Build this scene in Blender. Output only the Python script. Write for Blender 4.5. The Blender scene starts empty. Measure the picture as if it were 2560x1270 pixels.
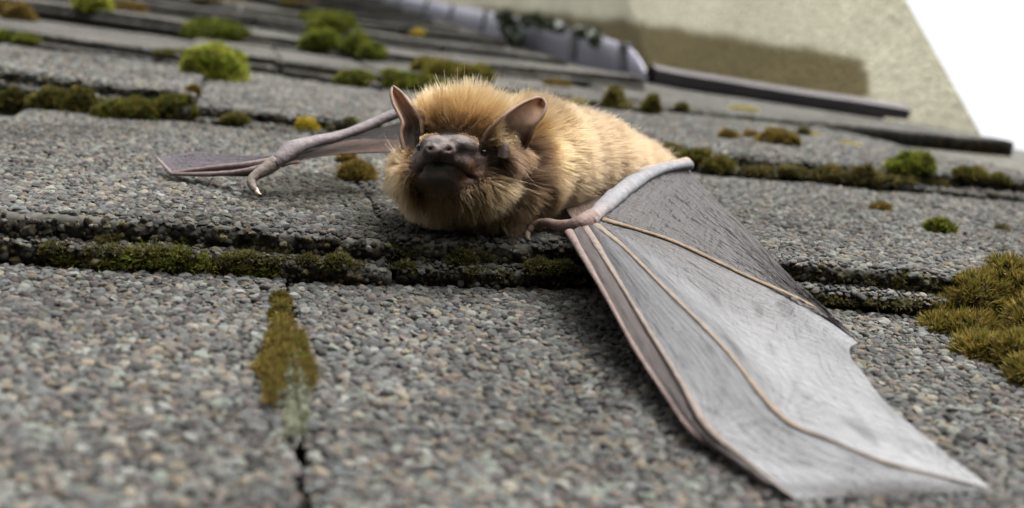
import bpy, math, random
import numpy as np
from mathutils import Matrix, Vector, kdtree

random.seed(7)
RNG = np.random.default_rng(11)
scene = bpy.context.scene
COL = scene.collection

# ------------------------------------------------------------------ camera
# Everything is laid out in a "roof frame" in millimetres: x along the courses,
# y up the slope, z out of the roof.  TILT pitches that frame into the world.
PITCH = math.radians(54.0)
TILT = Matrix.Rotation(PITCH, 4, 'X')
W, H, F = 2560.0, 1270.0, 2700.0
CAM_H = 47.0
yaw, dip, roll = math.radians(15.0), math.radians(14.3), math.radians(5.7)
fw = np.array([math.sin(yaw)*math.cos(dip), math.cos(yaw)*math.cos(dip), -math.sin(dip)])
r0 = np.array([math.cos(yaw), -math.sin(yaw), 0.0])
u0 = np.cross(r0, fw)
rt = r0*math.cos(roll) + u0*math.sin(roll)
up = u0*math.cos(roll) - r0*math.sin(roll)
CAM = np.array([0.0, 0.0, CAM_H])
UPW = np.array([0.0, math.sin(PITCH), math.cos(PITCH)])      # world up in the roof frame

cd = bpy.data.cameras.new('camera')
cam = bpy.data.objects.new('camera', cd)
COL.objects.link(cam)
m = Matrix.Identity(4)
for i in range(3):
    m[i][0], m[i][1], m[i][2], m[i][3] = rt[i], up[i], -fw[i], CAM[i]*0.001
cam.matrix_world = TILT @ m
cd.sensor_width = 36.0
cd.lens = 36.0*F/W
cd.clip_start, cd.clip_end = 0.005, 200.0
cd.dof.use_dof = True
cd.dof.focus_distance = 0.168
cd.dof.aperture_fstop = 22.0
scene.camera = cam

# ------------------------------------------------------------------ light
SUN_RF = Vector((0.32, 0.20, 0.92)).normalized()              # towards the sun
SUN_W = (TILT.to_3x3() @ SUN_RF).normalized()
elev = math.asin(SUN_W.z)
azim = math.atan2(SUN_W.x, SUN_W.y)
world = bpy.data.worlds.new('World')
scene.world = world
world.use_nodes = True
wn = world.node_tree
bg = wn.nodes['Background']
sky = wn.nodes.new('ShaderNodeTexSky')
sky.sky_type = 'NISHITA'
sky.sun_disc = False
sky.sun_elevation = elev
sky.sun_rotation = azim
sky.air_density = 1.0
sky.dust_density = 9.0
sky.ozone_density = 0.6
hsv = wn.nodes.new('ShaderNodeHueSaturation')       # an evenly bleached, hazy white sky
hsv.inputs['Saturation'].default_value = 0.18
hsv.inputs['Value'].default_value = 1.8
wn.links.new(sky.outputs[0], hsv.inputs['Color'])
wn.links.new(hsv.outputs[0], bg.inputs['Color'])
bg.inputs['Strength'].default_value = 0.15
sd = bpy.data.lights.new('sun', 'SUN')
sd.energy = 0.52
sd.angle = math.radians(45.0)
sd.color = (1.0, 0.95, 0.87)
sun = bpy.data.objects.new('sun', sd)
COL.objects.link(sun)
sun.rotation_euler = (-SUN_W).to_track_quat('-Z', 'Y').to_euler()
scene.view_settings.view_transform = 'Standard'
scene.view_settings.look = 'None'
scene.view_settings.gamma = 1.0
scene.view_settings.use_curve_mapping = False
scene.view_settings.exposure = 0.9


# ------------------------------------------------------------------ helpers
def ray(x, y):
    return fw + rt*((x - W/2)/F) + up*((H/2 - y)/F)


def P(x, y, d):
    return CAM + ray(x, y)*d


def G(x, y, z=0.0):
    r = ray(x, y)
    return CAM + r*((z - CAM_H)/r[2])


def proj(v):
    q = np.asarray(v, float) - CAM
    d = q @ fw
    return W/2 + F*(q @ rt)/d, H/2 - F*(q @ up)/d, d


def smooth(a, b, x):
    t = np.clip((x - a)/(b - a), 0, 1)
    return t*t*(3 - 2*t)


_nd = RNG.normal(size=(4, 14, 3))
_np = RNG.uniform(0, 6.28, size=(4, 14))


def noise(v, scale, k=0):
    """cheap smooth noise, about -1..1, for an (n,3) array in mm"""
    v = np.asarray(v, float)/scale
    return np.sin(v @ _nd[k].T*1.9 + _np[k]).sum(1)/math.sqrt(14)/1.3


def setp(o, label=None, cat=None, group=None, kind=None):
    for k, v in (('label', label), ('category', cat), ('group', group), ('kind', kind)):
        if v:
            o[k] = v
    return o


def link(o, parent, origin):
    COL.objects.link(o)
    if parent is None:
        o.matrix_world = TILT @ Matrix.Translation(Vector(origin)*0.001)
    else:
        o.parent = parent
    return o


def build(name, verts, faces, mats, parent=None, origin=(0, 0, 0), smooth_shade=True, col=None, midx=None, vec=None):
    """one mesh object; verts in roof-frame millimetres"""
    me = bpy.data.meshes.new(name)
    v = (np.asarray(verts, float) - np.asarray(origin, float))*0.001
    if isinstance(faces, np.ndarray):
        n, k = faces.shape
        me.vertices.add(len(v)); me.vertices.foreach_set('co', v.astype(np.float32).ravel())
        me.loops.add(n*k); me.loops.foreach_set('vertex_index', faces.astype(np.int32).ravel())
        me.polygons.add(n)
        me.polygons.foreach_set('loop_start', np.arange(0, n*k, k, dtype=np.int32))
        me.update(calc_edges=True)
    else:
        me.from_pydata(v.tolist(), [], faces)
    for mm in (mats if isinstance(mats, (list, tuple)) else [mats]):
        me.materials.append(mm)
    if midx is not None:
        me.polygons.foreach_set('material_index', np.asarray(midx, np.int32))
    me.polygons.foreach_set('use_smooth', np.full(len(me.polygons), smooth_shade))
    if col is not None:
        a = me.attributes.new('col', 'FLOAT_COLOR', 'POINT')
        c = np.ones((len(v), 4), np.float32); c[:, :3] = col
        a.data.foreach_set('color', c.ravel())
    if vec is not None:
        a = me.attributes.new('wuv', 'FLOAT_VECTOR', 'POINT')
        a.data.foreach_set('vector', np.asarray(vec, np.float32).ravel())
    me.update()
    return link(bpy.data.objects.new(name, me), parent, origin)


def empty(name, origin, label, cat, group=None, kind=None):
    o = bpy.data.objects.new(name, None)
    o.empty_display_size = 0.01
    link(o, None, origin)
    return setp(o, label, cat, group, kind)


def grid_faces(nu, nv, off=0, flip=False):
    f = []
    for i in range(nu - 1):
        for j in range(nv - 1):
            q = (off + i*nv + j, off + (i+1)*nv + j, off + (i+1)*nv + j + 1, off + i*nv + j + 1)
            f.append(q[::-1] if flip else q)
    return f


# ------------------------------------------------------------------ materials
def mat(name):
    mm = bpy.data.materials.new(name)
    mm.use_nodes = True
    nt = mm.node_tree
    return mm, nt, nt.nodes['Principled BSDF'], nt.nodes.new, nt.links.new


def ramp(nt, stops, interp='LINEAR'):
    r = nt.nodes.new('ShaderNodeValToRGB')
    r.color_ramp.interpolation = interp
    els = r.color_ramp.elements
    while len(els) < len(stops):
        els.new(0.5)
    for e, (p, c) in zip(els, stops):
        e.position = p
        e.color = (*c, 1)
    return r


PALETTE = np.array([(.17, .185, .20), (.065, .068, .075), (.37, .37, .36), (.27, .21, .185), (.34, .27, .19),
                    (.145, .115, .125), (.29, .325, .29), (.105, .105, .11), (.23, .235, .24), (.42, .37, .31), (.20, .17, .17)])
PALETTE = (PALETTE*.8 + PALETTE.mean(1, keepdims=True)*.2); PALETTE = (PALETTE*.82 + .18*PALETTE.mean(0))*np.array([.310, .316, .297])
PW = np.array([.20, .09, .08, .12, .08, .09, .08, .09, .12, .03, .08]); PW = PW/PW.sum()


def shingle_material():
    mm, nt, bs, new, ln = mat('mineral_shingle')
    tc = new('ShaderNodeTexCoord')
    mp = new('ShaderNodeMapping')
    ln(tc.outputs['Object'], mp.inputs[0])
    vo = new('ShaderNodeTexVoronoi'); vo.inputs['Scale'].default_value = 700
    ln(mp.outputs[0], vo.inputs['Vector'])
    sep = new('ShaderNodeSeparateColor'); ln(vo.outputs['Color'], sep.inputs[0])
    cum = np.concatenate([[0], np.cumsum(PW)[:-1]])
    rp = ramp(nt, [(float(c), tuple(p)) for c, p in zip(cum, PALETTE*0.9)], 'CONSTANT')
    ln(sep.outputs[0], rp.inputs[0])
    nz = new('ShaderNodeTexNoise'); nz.inputs['Scale'].default_value = 28; nz.inputs['Detail'].default_value = 5
    ln(mp.outputs[0], nz.inputs['Vector'])
    rr = ramp(nt, [(.30, (.50, .49, .44)), (.55, (1, 1, 1)), (.8, (1.12, 1.1, 1.05))])
    ln(nz.outputs[0], rr.inputs[0])
    mx = new('ShaderNodeMix'); mx.data_type = 'RGBA'; mx.blend_type = 'MULTIPLY'; mx.inputs[0].default_value = 1
    ln(rp.outputs[0], mx.inputs[6]); ln(rr.outputs[0], mx.inputs[7])
    ln(mx.outputs[2], bs.inputs['Base Color'])
    bs.inputs['Roughness'].default_value = .9
    bs.inputs['Specular IOR Level'].default_value = .12
    bp = new('ShaderNodeBump'); bp.inputs['Strength'].default_value = 1; bp.inputs['Distance'].default_value = .0011
    inv = new('ShaderNodeMath'); inv.operation = 'MULTIPLY'; inv.inputs[1].default_value = -1
    ln(vo.outputs['Distance'], inv.inputs[0]); ln(inv.outputs[0], bp.inputs['Height'])
    ln(bp.outputs[0], bs.inputs['Normal'])
    return mm


def edge_material():
    mm, nt, bs, new, ln = mat('weathered_shingle_edge')
    tc = new('ShaderNodeTexCoord')
    nz = new('ShaderNodeTexNoise'); nz.inputs['Scale'].default_value = 420; nz.inputs['Detail'].default_value = 6
    ln(tc.outputs['Object'], nz.inputs['Vector'])
    n2 = new('ShaderNodeTexNoise'); n2.inputs['Scale'].default_value = 60; n2.inputs['Detail'].default_value = 3
    ln(tc.outputs['Object'], n2.inputs['Vector'])
    a = ramp(nt, [(.3, (.016, .014, .011)), (.55, (.045, .038, .022)), (.75, (.12, .10, .055))]); ln(nz.outputs[0], a.inputs[0])
    b = ramp(nt, [(.3, (.018, .018, .016)), (.55, (.04, .042, .034)), (.8, (.11, .11, .105))]); ln(nz.outputs[0], b.inputs[0])
    mx = new('ShaderNodeMix'); mx.data_type = 'RGBA'
    st = ramp(nt, [(.42, (0, 0, 0)), (.58, (1, 1, 1))]); ln(n2.outputs[0], st.inputs[0])
    ln(st.outputs[0], mx.inputs[0]); ln(a.outputs[0], mx.inputs[6]); ln(b.outputs[0], mx.inputs[7])
    ln(mx.outputs[2], bs.inputs['Base Color'])
    bs.inputs['Roughness'].default_value = .9
    bp = new('ShaderNodeBump'); bp.inputs['Strength'].default_value = .9; bp.inputs['Distance'].default_value = .0012
    ln(nz.outputs[0], bp.inputs['Height']); ln(bp.outputs[0], bs.inputs['Normal'])
    return mm


def attr_material(name, rough=.7, inst=False, trans=0.0, spec=.4, bump=None, vary=None):
    mm, nt, bs, new, ln = mat(name)
    at = new('ShaderNodeAttribute'); at.attribute_name = 'col'
    at.attribute_type = 'INSTANCER' if inst else 'GEOMETRY'
    src = at.outputs['Color']
    tc = new('ShaderNodeTexCoord')
    if vary:
        nz = new('ShaderNodeTexNoise'); nz.inputs['Scale'].default_value = vary[0]; nz.inputs['Detail'].default_value = 4
        ln(tc.outputs['Object'], nz.inputs['Vector'])
        rr = ramp(nt, [(.3, (1-vary[1],)*3), (.7, (1+vary[1],)*3)]); ln(nz.outputs[0], rr.inputs[0])
        mx = new('ShaderNodeMix'); mx.data_type = 'RGBA'; mx.blend_type = 'MULTIPLY'; mx.inputs[0].default_value = 1
        ln(src, mx.inputs[6]); ln(rr.outputs[0], mx.inputs[7]); src = mx.outputs[2]
    ln(src, bs.inputs['Base Color'])
    bs.inputs['Roughness'].default_value = rough
    bs.inputs['Specular IOR Level'].default_value = spec
    if bump:
        nb = new('ShaderNodeTexNoise'); nb.inputs['Scale'].default_value = bump[0]; nb.inputs['Detail'].default_value = 5
        ln(tc.outputs['Object'], nb.inputs['Vector'])
        bp = new('ShaderNodeBump'); bp.inputs['Strength'].default_value = bump[1]; bp.inputs['Distance'].default_value = bump[2]
        ln(nb.outputs[0], bp.inputs['Height']); ln(bp.outputs[0], bs.inputs['Normal'])
    if trans:
        tr = new('ShaderNodeBsdfTranslucent'); ln(src, tr.inputs[0])
        ms = new('ShaderNodeMixShader'); ms.inputs[0].default_value = trans
        ln(bs.outputs[0], ms.inputs[1]); ln(tr.outputs[0], ms.inputs[2])
        ln(ms.outputs[0], nt.nodes['Material Output'].inputs[0])
    return mm


M_SHINGLE = shingle_material()
M_EDGE = edge_material()
M_GRAN = attr_material('mineral_granule', .85, inst=True, spec=.12, vary=(2500, .35), bump=(3500, .5, .0002))
M_MOSS = attr_material('moss', .75, trans=.35, spec=.2)
M_SKIN = attr_material('bat_skin', .66, spec=.25, vary=(700, .25), bump=(1700, .7, .0003))
M_EAR = attr_material('bat_ear_skin', .6, trans=.4, spec=.35, vary=(900, .18), bump=(2600, .3, .0002))


def bitumen_material():
    mm, nt, bs, new, ln = mat('dark_bitumen')
    tc = new('ShaderNodeTexCoord')
    nz = new('ShaderNodeTexNoise'); nz.inputs['Scale'].default_value = 900; nz.inputs['Detail'].default_value = 5
    ln(tc.outputs['Object'], nz.inputs['Vector'])
    a = ramp(nt, [(.3, (.03, .03, .027)), (.7, (.075, .072, .062))]); ln(nz.outputs[0], a.inputs[0])
    ln(a.outputs[0], bs.inputs['Base Color']); bs.inputs['Roughness'].default_value = .9; bs.inputs['Specular IOR Level'].default_value = .15
    return mm


M_BITUMEN = bitumen_material()


# ------------------------------------------------------------------ roof
class Tab:
    def __init__(s, A, B, zl, L=None, A2=None, B2=None, th=3.4, zend=-0.6, ragged=.7):
        s.A, s.B = np.array(A[:2]), np.array(B[:2])
        s.A2 = np.array(A2[:2]) if A2 is not None else s.A + np.array([0, L])
        s.B2 = np.array(B2[:2]) if B2 is not None else s.B + np.array([0, L])
        s.zl, s.th, s.zend, s.ragged = zl, th, zend, ragged
        s.seed = random.uniform(0, 500)

    def at(s, a, b):
        a = np.asarray(a)[..., None]; b = np.asarray(b)[..., None]
        return (1-b)*((1-a)*s.A + a*s.B) + b*((1-a)*s.A2 + a*s.B2)

    def rag(s, x):
        q = np.column_stack([x + s.seed, np.zeros(len(x)), np.zeros(len(x))])
        return s.ragged*(noise(q, 7, 0)*.6 + noise(q, 2.2, 3)*.55 + noise(q, 30, 1)*.9)

    def z(s, a, b, xy):
        q = np.column_stack([xy[:, 0] + s.seed, xy[:, 1], np.zeros(len(xy))])
        return s.zl*(1-b) + s.zend*b + .35*noise(q, 38, 1) + .15*noise(q, 11, 2)

    def inv(s, xy):
        xy = np.atleast_2d(xy)
        a = np.full(len(xy), .5); b = np.full(len(xy), .5)
        for _ in range(6):
            p = s.at(a, b)
            da = (1-b)[:, None]*(s.B - s.A) + b[:, None]*(s.B2 - s.A2)
            db = (1-a)[:, None]*(s.A2 - s.A) + a[:, None]*(s.B2 - s.B)
            det = da[:, 0]*db[:, 1] - da[:, 1]*db[:, 0]
            e = xy - p
            a = a + (e[:, 0]*db[:, 1] - e[:, 1]*db[:, 0])/det
            b = b + (da[:, 0]*e[:, 1] - da[:, 1]*e[:, 0])/det
        return a, b


TABS = []


def meet(A, p, q):
    """where the up-slope line from A meets the line between two roof pixels"""
    p, q = G(*p, 0), G(*q, 0)
    t = (A[0] - p[0])/(q[0] - p[0])
    return np.array([A[0], p[1] + t*(q[1] - p[1])])


def tab(a, b, zl, L=158, top=None, under=3.0, **k):
    """a, b: pixels of the lip's ends.  The laminated under layer peeks out below the lip."""
    A, B = G(*a, zl), G(*b, zl)
    A2 = meet(A, *top) if top else None
    B2 = meet(B, *top) if top else None
    if under:
        d = np.array([0, -under, 0]); g = np.array([.4, 0, 0])
        TABS.append((Tab(A + d + g, B + d - g, zl - 3.3, L, A2, B2, th=3.6, zend=-1.8), 'under'))
    TABS.append((Tab(A, B, zl, L, A2, B2, **k), 'top'))


yC1 = G(985, 599, 6.5)[1]
J1, J2 = G(712, 655, 0), G(764, 1270, 1.8)
jd = (J2 - J1)/(J2[1] - J1[1])
jt, jb = J1 + jd*(24), J1 + jd*(-150)
def c0(A, B, A2, B2):
    TABS.append((Tab(A, B, 3.4, None, A2, B2, zend=-.4), 'top'))
c0((-260, jb[1]), (jb[0] - .38, jb[1]), (-260, jt[1]), (jt[0] - .38, jt[1]))
c0((jb[0] + .38, jb[1]), (330, jb[1] - 4), (jt[0] + .38, jt[1]), (330, jt[1] + 10))
# course 1
tab((-420, 503), (984, 595), 7.4, under=3.0)
tab((989, 599), (1640, 620), 7.0, under=3.2)
tab((1646, 616), (3180, 768), 7.6, under=4.5)
tab((3190, 772), (4300, 850), 7.0)
# course 2
tab((-330, 132), (482, 238), 8.2, under=3.5)
tab((488, 262), (1095, 328), 5.6, under=4.5)
tab((1100, 330), (1730, 377), 5.8, under=4)
tab((1735, 378), (2720, 468), 7.0, top=((1500, 246), (2720, 374)), under=5)
# course 3
tab((-330, 28), (452, 130), 7.0, under=3)
tab((457, 118), (700, 147), 6.0, under=4)
tab((703, 148), (957, 184), 7.0, under=5)
tab((960, 184), (1350, 226), 5.5, under=4)
tab((1352, 228), (1640, 268), 5.5, under=3)
tab((1643, 268), (2538, 352), 3.2, top=((1643, 208), (2540, 346)), under=0, th=5.5)
# course 4
tab((-200, -38), (478, 58), 8.0, under=3)
tab((482, 63), (762, 102), 6.5, under=4)
tab((765, 104), (1132, 150), 6.5, under=4)
tab((1136, 150), (1612, 192), 7.0, under=5)
# courses beyond
for a, b in (((-60, -55), (345, 2)), ((350, 2), (640, 36)), ((643, 40), (1100, 108)), ((1104, 108), (1420, 148)),
             ((150, -55), (600, 14)), ((605, 16), (1000, 63)), ((1004, 62), (1262, 94)),
             ((300, -70), (760, 3)), ((764, 5), (1150, 68)),
             ((420, -75), (900, 3)), ((905, 5), (1085, 42)),
             ((600, -65), (1010, 18)), ((600, -85), (960, -2))):
    tab(a, b, 7.0, under=5)


def surf(xy, top_only=True):
    xy = np.atleast_2d(np.asarray(xy, float)[..., :2])
    z = np.full(len(xy), -4.0)
    for t, kind in TABS:
        a, b = t.inv(xy)
        ok = (a >= 0) & (a <= 1) & (b >= 0) & (b <= 1)
        if ok.any():
            zz = t.z(a, b, xy)
            z = np.where(ok & (zz > z), zz, z)
    return z


def GS(x, y):
    """first point of the built roof that the pixel's ray meets"""
    r = ray(x, y)
    d = np.linspace((14.0 - CAM_H)/r[2], (-4.5 - CAM_H)/r[2], 420)
    pts = CAM + d[:, None]*r
    s = surf(pts)
    below = np.nonzero(pts[:, 2] < s)[0]
    if not len(below):
        return G(x, y, 0)
    return pts[below[0]]


roof = empty('roof', (0, 0, 0), 'weathered grey mineral shingle roof with mossy course edges', 'roof', kind='structure')
deckpts = [G(-3000, 1400)[:2], None]
dk = [(-700, -160), (700, -160), tuple(G(2720, 384)[:2]), tuple(G(2545, 354)[:2]), tuple(G(1640, 214)[:2]),
      tuple(G(1612, 200)[:2]), tuple(G(900, -20)[:2]), (-1200, 2000), (-1200, 300)]
dv = [(x, y, -3.2) for x, y in dk] + [(x, y, -22) for x, y in dk]
n = len(dk)
build('deck_board', dv, [list(range(n)), list(range(2*n - 1, n - 1, -1))] + [[i, n + i, n + (i+1) % n, (i+1) % n] for i in range(n)],
      M_EDGE, roof, smooth_shade=False)

for t, kind in TABS:
    wide = np.linalg.norm(t.B - t.A)
    nu = int(np.clip(wide/2.2, 24, 150))
    deep = np.linalg.norm(t.A2 - t.A)
    bs_ = np.concatenate([[0, .5/deep, 1.4/deep, 4/deep], np.linspace(10/deep, 1, 12)])
    nv = len(bs_)
    a, b = np.meshgrid(np.linspace(0, 1, nu), bs_, indexing='ij'); a = a.ravel(); b = b.ravel()
    xy = t.at(a, b)
    rag = t.rag(xy[:, 0])
    fall = np.clip(1 - b*deep/8, 0, 1)
    xy2 = xy.copy(); xy2[:, 1] += rag*fall
    qe = np.column_stack([np.zeros(len(xy)), xy[:, 1] + t.seed, np.zeros(len(xy))])
    side = np.clip(1 - a*wide/6, 0, 1) - np.clip(1 - (1-a)*wide/6, 0, 1)
    xy2[:, 0] += side*np.abs(noise(qe, 6, 2))*.5
    z = t.z(a, b, xy)
    rnd = np.interp(b*deep, [0, .5, 1.4, 4], [-.9, -.3, -.05, 0])
    ends = np.interp(np.minimum(a, 1-a)*wide, [0, .8, 2.5], [-.6, -.15, 0])
    z = z + rnd + ends
    top = np.column_stack([xy2, z])
    bot = top.copy(); bot[:, 2] = np.minimum(z, t.zl*(1-b) + t.zend*b) - t.th
    bot[:, 1] += .5*fall
    v = np.vstack([top, bot]); N = nu*nv
    f = grid_faces(nu, nv) + grid_faces(nu, nv, N, True)
    mi = [0]*len(f)
    mi[len(f)//2:] = [1]*(len(f)//2)
    for i in range(nu - 1):
        f.append((i*nv, N + i*nv, N + (i+1)*nv, (i+1)*nv)); mi.append(1)
        e = nv - 1
        f.append((i*nv + e, (i+1)*nv + e, N + (i+1)*nv + e, N + i*nv + e)); mi.append(1)
    for j in range(nv - 1):
        f.append((j, j + 1, N + j + 1, N + j)); mi.append(1)
        e = (nu - 1)*nv
        f.append((e + j, N + e + j, N + e + j + 1, e + j + 1)); mi.append(1)
    f = [x[::-1] for x in f]
    build('shingle', v, f, [M_BITUMEN if min(t.A[1], t.B[1]) < 330 else M_SHINGLE, M_EDGE], roof, midx=mi)

# loose mineral granules bonded to the nearer courses ---------------------
ALGAE_SHADE = [  # px centre, radii, strength : dark algae growth, with the bat's cast shade painted in
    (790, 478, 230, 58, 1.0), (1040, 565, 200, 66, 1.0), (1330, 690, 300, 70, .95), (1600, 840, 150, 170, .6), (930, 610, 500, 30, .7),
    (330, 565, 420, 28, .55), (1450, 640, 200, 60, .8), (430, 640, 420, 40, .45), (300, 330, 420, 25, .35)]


def granule_points():
    pts, cols, scl = [], [], []
    for t, kind in TABS:
        lo = np.minimum.reduce([t.A, t.B, t.A2, t.B2]); hi = np.maximum.reduce([t.A, t.B, t.A2, t.B2])
        if lo[1] > 330:
            continue
        sp = .9 if lo[1] < 200 else (1.05 if lo[1] < 290 else 1.45)
        xs = np.arange(max(lo[0], -260), min(hi[0], 330), sp); ys = np.arange(max(lo[1], 60), min(hi[1], 480), sp*.87)
        if not len(xs) or not len(ys):
            continue
        X, Y = np.meshgrid(xs, ys)
        X = X + (np.arange(len(ys)) % 2)[:, None]*sp/2
        xy = np.column_stack([X.ravel(), Y.ravel()]) + RNG.normal(0, sp*.24, (X.size, 2))
        a, b = t.inv(xy)
        deep = np.linalg.norm(t.A2 - t.A); wide = np.linalg.norm(t.B - t.A)
        ok = (a*wide > .2) & ((1-a)*wide > .2) & (b*deep > -.2) & (b < .985)
        if kind == 'under':
            ok &= b*deep < 7
        xy, a, b = xy[ok], a[ok], b[ok]
        z = t.z(a, b, xy) + np.interp(b*deep, [0, .5, 1.4], [-.8, -.25, 0]) + np.interp(np.minimum(a, 1-a)*wide, [0, .8, 2.5], [-.6, -.15, 0])
        q = np.column_stack([xy, z])
        x, y, d = proj(q)
        ok = (d > 40) & (x > -160) & (x < W + 160) & (y > -60) & (y < H + 200)
        q = q[ok]; x = x[ok]; y = y[ok]; d = d[ok]
        keep = surf(q) < q[:, 2] + 1.2
        q = q[keep]; x = x[keep]; y = y[keep]
        if not len(q):
            continue
        n_ = len(q)
        s = RNG.lognormal(math.log(sp*(.58 if kind == 'top' else .42)), .33, (n_, 1)).clip(.3, sp*.95)*np.column_stack([RNG.uniform(.85, 1.25, n_), RNG.uniform(.8, 1.1, n_), RNG.uniform(.42, .72, n_)])
        q[:, 2] += s[:, 2]*.22
        c = PALETTE[RNG.choice(len(PALETTE), n_, p=PW)]*RNG.uniform(.7, 1.25, (n_, 1))
        broad = 1 + .16*noise(q, 30, 1) + .10*noise(q, 9, 3)
        c = c*broad[:, None]
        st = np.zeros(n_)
        for (cx, cy, rx, ry, k) in ALGAE_SHADE:
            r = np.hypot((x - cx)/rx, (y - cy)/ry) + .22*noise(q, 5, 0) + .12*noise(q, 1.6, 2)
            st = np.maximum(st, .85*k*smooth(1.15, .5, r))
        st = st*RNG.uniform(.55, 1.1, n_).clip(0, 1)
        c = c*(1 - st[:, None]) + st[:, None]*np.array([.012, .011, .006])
        pts.append(q); cols.append(c); scl.append(s)
    for t, kind in TABS:                                   # crumbly broken edges of the nearer courses
        if min(t.A[1], t.B[1]) > 330:
            continue
        wide = np.linalg.norm(t.B - t.A)
        n_ = int(wide*t.th*1.5)
        a = RNG.uniform(0, 1, n_)
        xy = t.at(a, np.zeros(n_))
        z = t.z(a, np.zeros(n_), xy) - RNG.uniform(.5, t.th, n_)
        q = np.column_stack([xy[:, 0], xy[:, 1] + t.rag(xy[:, 0]) + RNG.uniform(-.15, .45, n_), z])
        x, y, d = proj(q)
        ok = (x > -100) & (x < W + 100) & (y > -50) & (y < H + 50)
        q = q[ok]; n_ = len(q)
        if not n_:
            continue
        s = RNG.lognormal(math.log(.42), .3, (n_, 1))*RNG.uniform(.7, 1.2, (n_, 3))
        base = np.array([(.030, .026, .018), (.05, .044, .026), (.018, .017, .014), (.055, .055, .05), (.075, .062, .03), (.11, .105, .095)])
        c = base[RNG.choice(6, n_, p=[.26, .2, .26, .14, .1, .04])]*RNG.uniform(.6, 1.3, (n_, 1))
        pts.append(q); cols.append(c); scl.append(s)
    return np.vstack(pts), np.vstack(cols), np.vstack(scl)


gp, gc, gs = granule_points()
print('granules', len(gp))
me = bpy.data.meshes.new('granules')
me.vertices.add(len(gp)); me.vertices.foreach_set('co', (gp*.001).astype(np.float32).ravel())
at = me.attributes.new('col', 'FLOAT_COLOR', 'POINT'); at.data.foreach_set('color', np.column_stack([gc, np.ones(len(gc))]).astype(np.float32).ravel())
at = me.attributes.new('scl', 'FLOAT_VECTOR', 'POINT'); at.data.foreach_set('vector', (gs*.001).astype(np.float32).ravel())
rot = np.column_stack([RNG.normal(0, .3, len(gp)), RNG.normal(0, .3, len(gp)), RNG.uniform(0, 6.28, len(gp))])
at = me.attributes.new('rot', 'FLOAT_VECTOR', 'POINT'); at.data.foreach_set('vector', rot.astype(np.float32).ravel())
gran = link(bpy.data.objects.new('granules', me), roof, (0, 0, 0))
gran['kind'] = 'stuff'
ng = bpy.data.node_groups.new('granule_scatter', 'GeometryNodeTree')
ng.interface.new_socket('Geometry', in_out='INPUT', socket_type='NodeSocketGeometry')
ng.interface.new_socket('Geometry', in_out='OUTPUT', socket_type='NodeSocketGeometry')
gi = ng.nodes.new('NodeGroupInput'); go = ng.nodes.new('NodeGroupOutput')
iop = ng.nodes.new('GeometryNodeInstanceOnPoints')
rocks = []
for k in range(8):                                   # eight different stones
    ico = ng.nodes.new('GeometryNodeMeshIcoSphere'); ico.inputs['Subdivisions'].default_value = 2; ico.inputs['Radius'].default_value = 1
    sp_ = ng.nodes.new('GeometryNodeSetPosition')
    nz = ng.nodes.new('ShaderNodeTexNoise'); nz.noise_dimensions = '4D'; nz.inputs['W'].default_value = 3.1*k; nz.inputs['Scale'].default_value = 1.3; nz.inputs['Detail'].default_value = 3
    sub = ng.nodes.new('ShaderNodeVectorMath'); sub.operation = 'SUBTRACT'; sub.inputs[1].default_value = (.5, .5, .5)
    sc_ = ng.nodes.new('ShaderNodeVectorMath'); sc_.operation = 'SCALE'; sc_.inputs['Scale'].default_value = 1.5
    ng.links.new(nz.outputs['Color'], sub.inputs[0]); ng.links.new(sub.outputs[0], sc_.inputs[0]); ng.links.new(sc_.outputs[0], sp_.inputs['Offset'])
    ng.links.new(ico.outputs[0], sp_.inputs['Geometry'])
    sm = ng.nodes.new('GeometryNodeSetMaterial'); sm.inputs['Material'].default_value = M_GRAN
    ss = ng.nodes.new('GeometryNodeSetShadeSmooth')
    ss.inputs['Shade Smooth'].default_value = k % 2 == 0; ng.links.new(sp_.outputs[0], ss.inputs[0]); ng.links.new(ss.outputs[0], sm.inputs[0])
    rocks.append(sm)
g2i = ng.nodes.new('GeometryNodeGeometryToInstance')
for r_ in rocks:
    ng.links.new(r_.outputs[0], g2i.inputs[0])
iop.inputs['Pick Instance'].default_value = True
na = ng.nodes.new('GeometryNodeInputNamedAttribute'); na.data_type = 'FLOAT_VECTOR'; na.inputs[0].default_value = 'scl'
nr = ng.nodes.new('GeometryNodeInputNamedAttribute'); nr.data_type = 'FLOAT_VECTOR'; nr.inputs[0].default_value = 'rot'
e2r = ng.nodes.new('FunctionNodeEulerToRotation')
ng.links.new(nr.outputs[0], e2r.inputs[0])
ng.links.new(gi.outputs[0], iop.inputs['Points']); ng.links.new(g2i.outputs[0], iop.inputs['Instance'])
ng.links.new(e2r.outputs[0], iop.inputs['Rotation']); ng.links.new(na.outputs[0], iop.inputs['Scale'])
ng.links.new(iop.outputs[0], go.inputs[0])
gm = gran.modifiers.new('scatter', 'NODES'); gm.node_group = ng
me.materials.append(M_GRAN)

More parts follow.
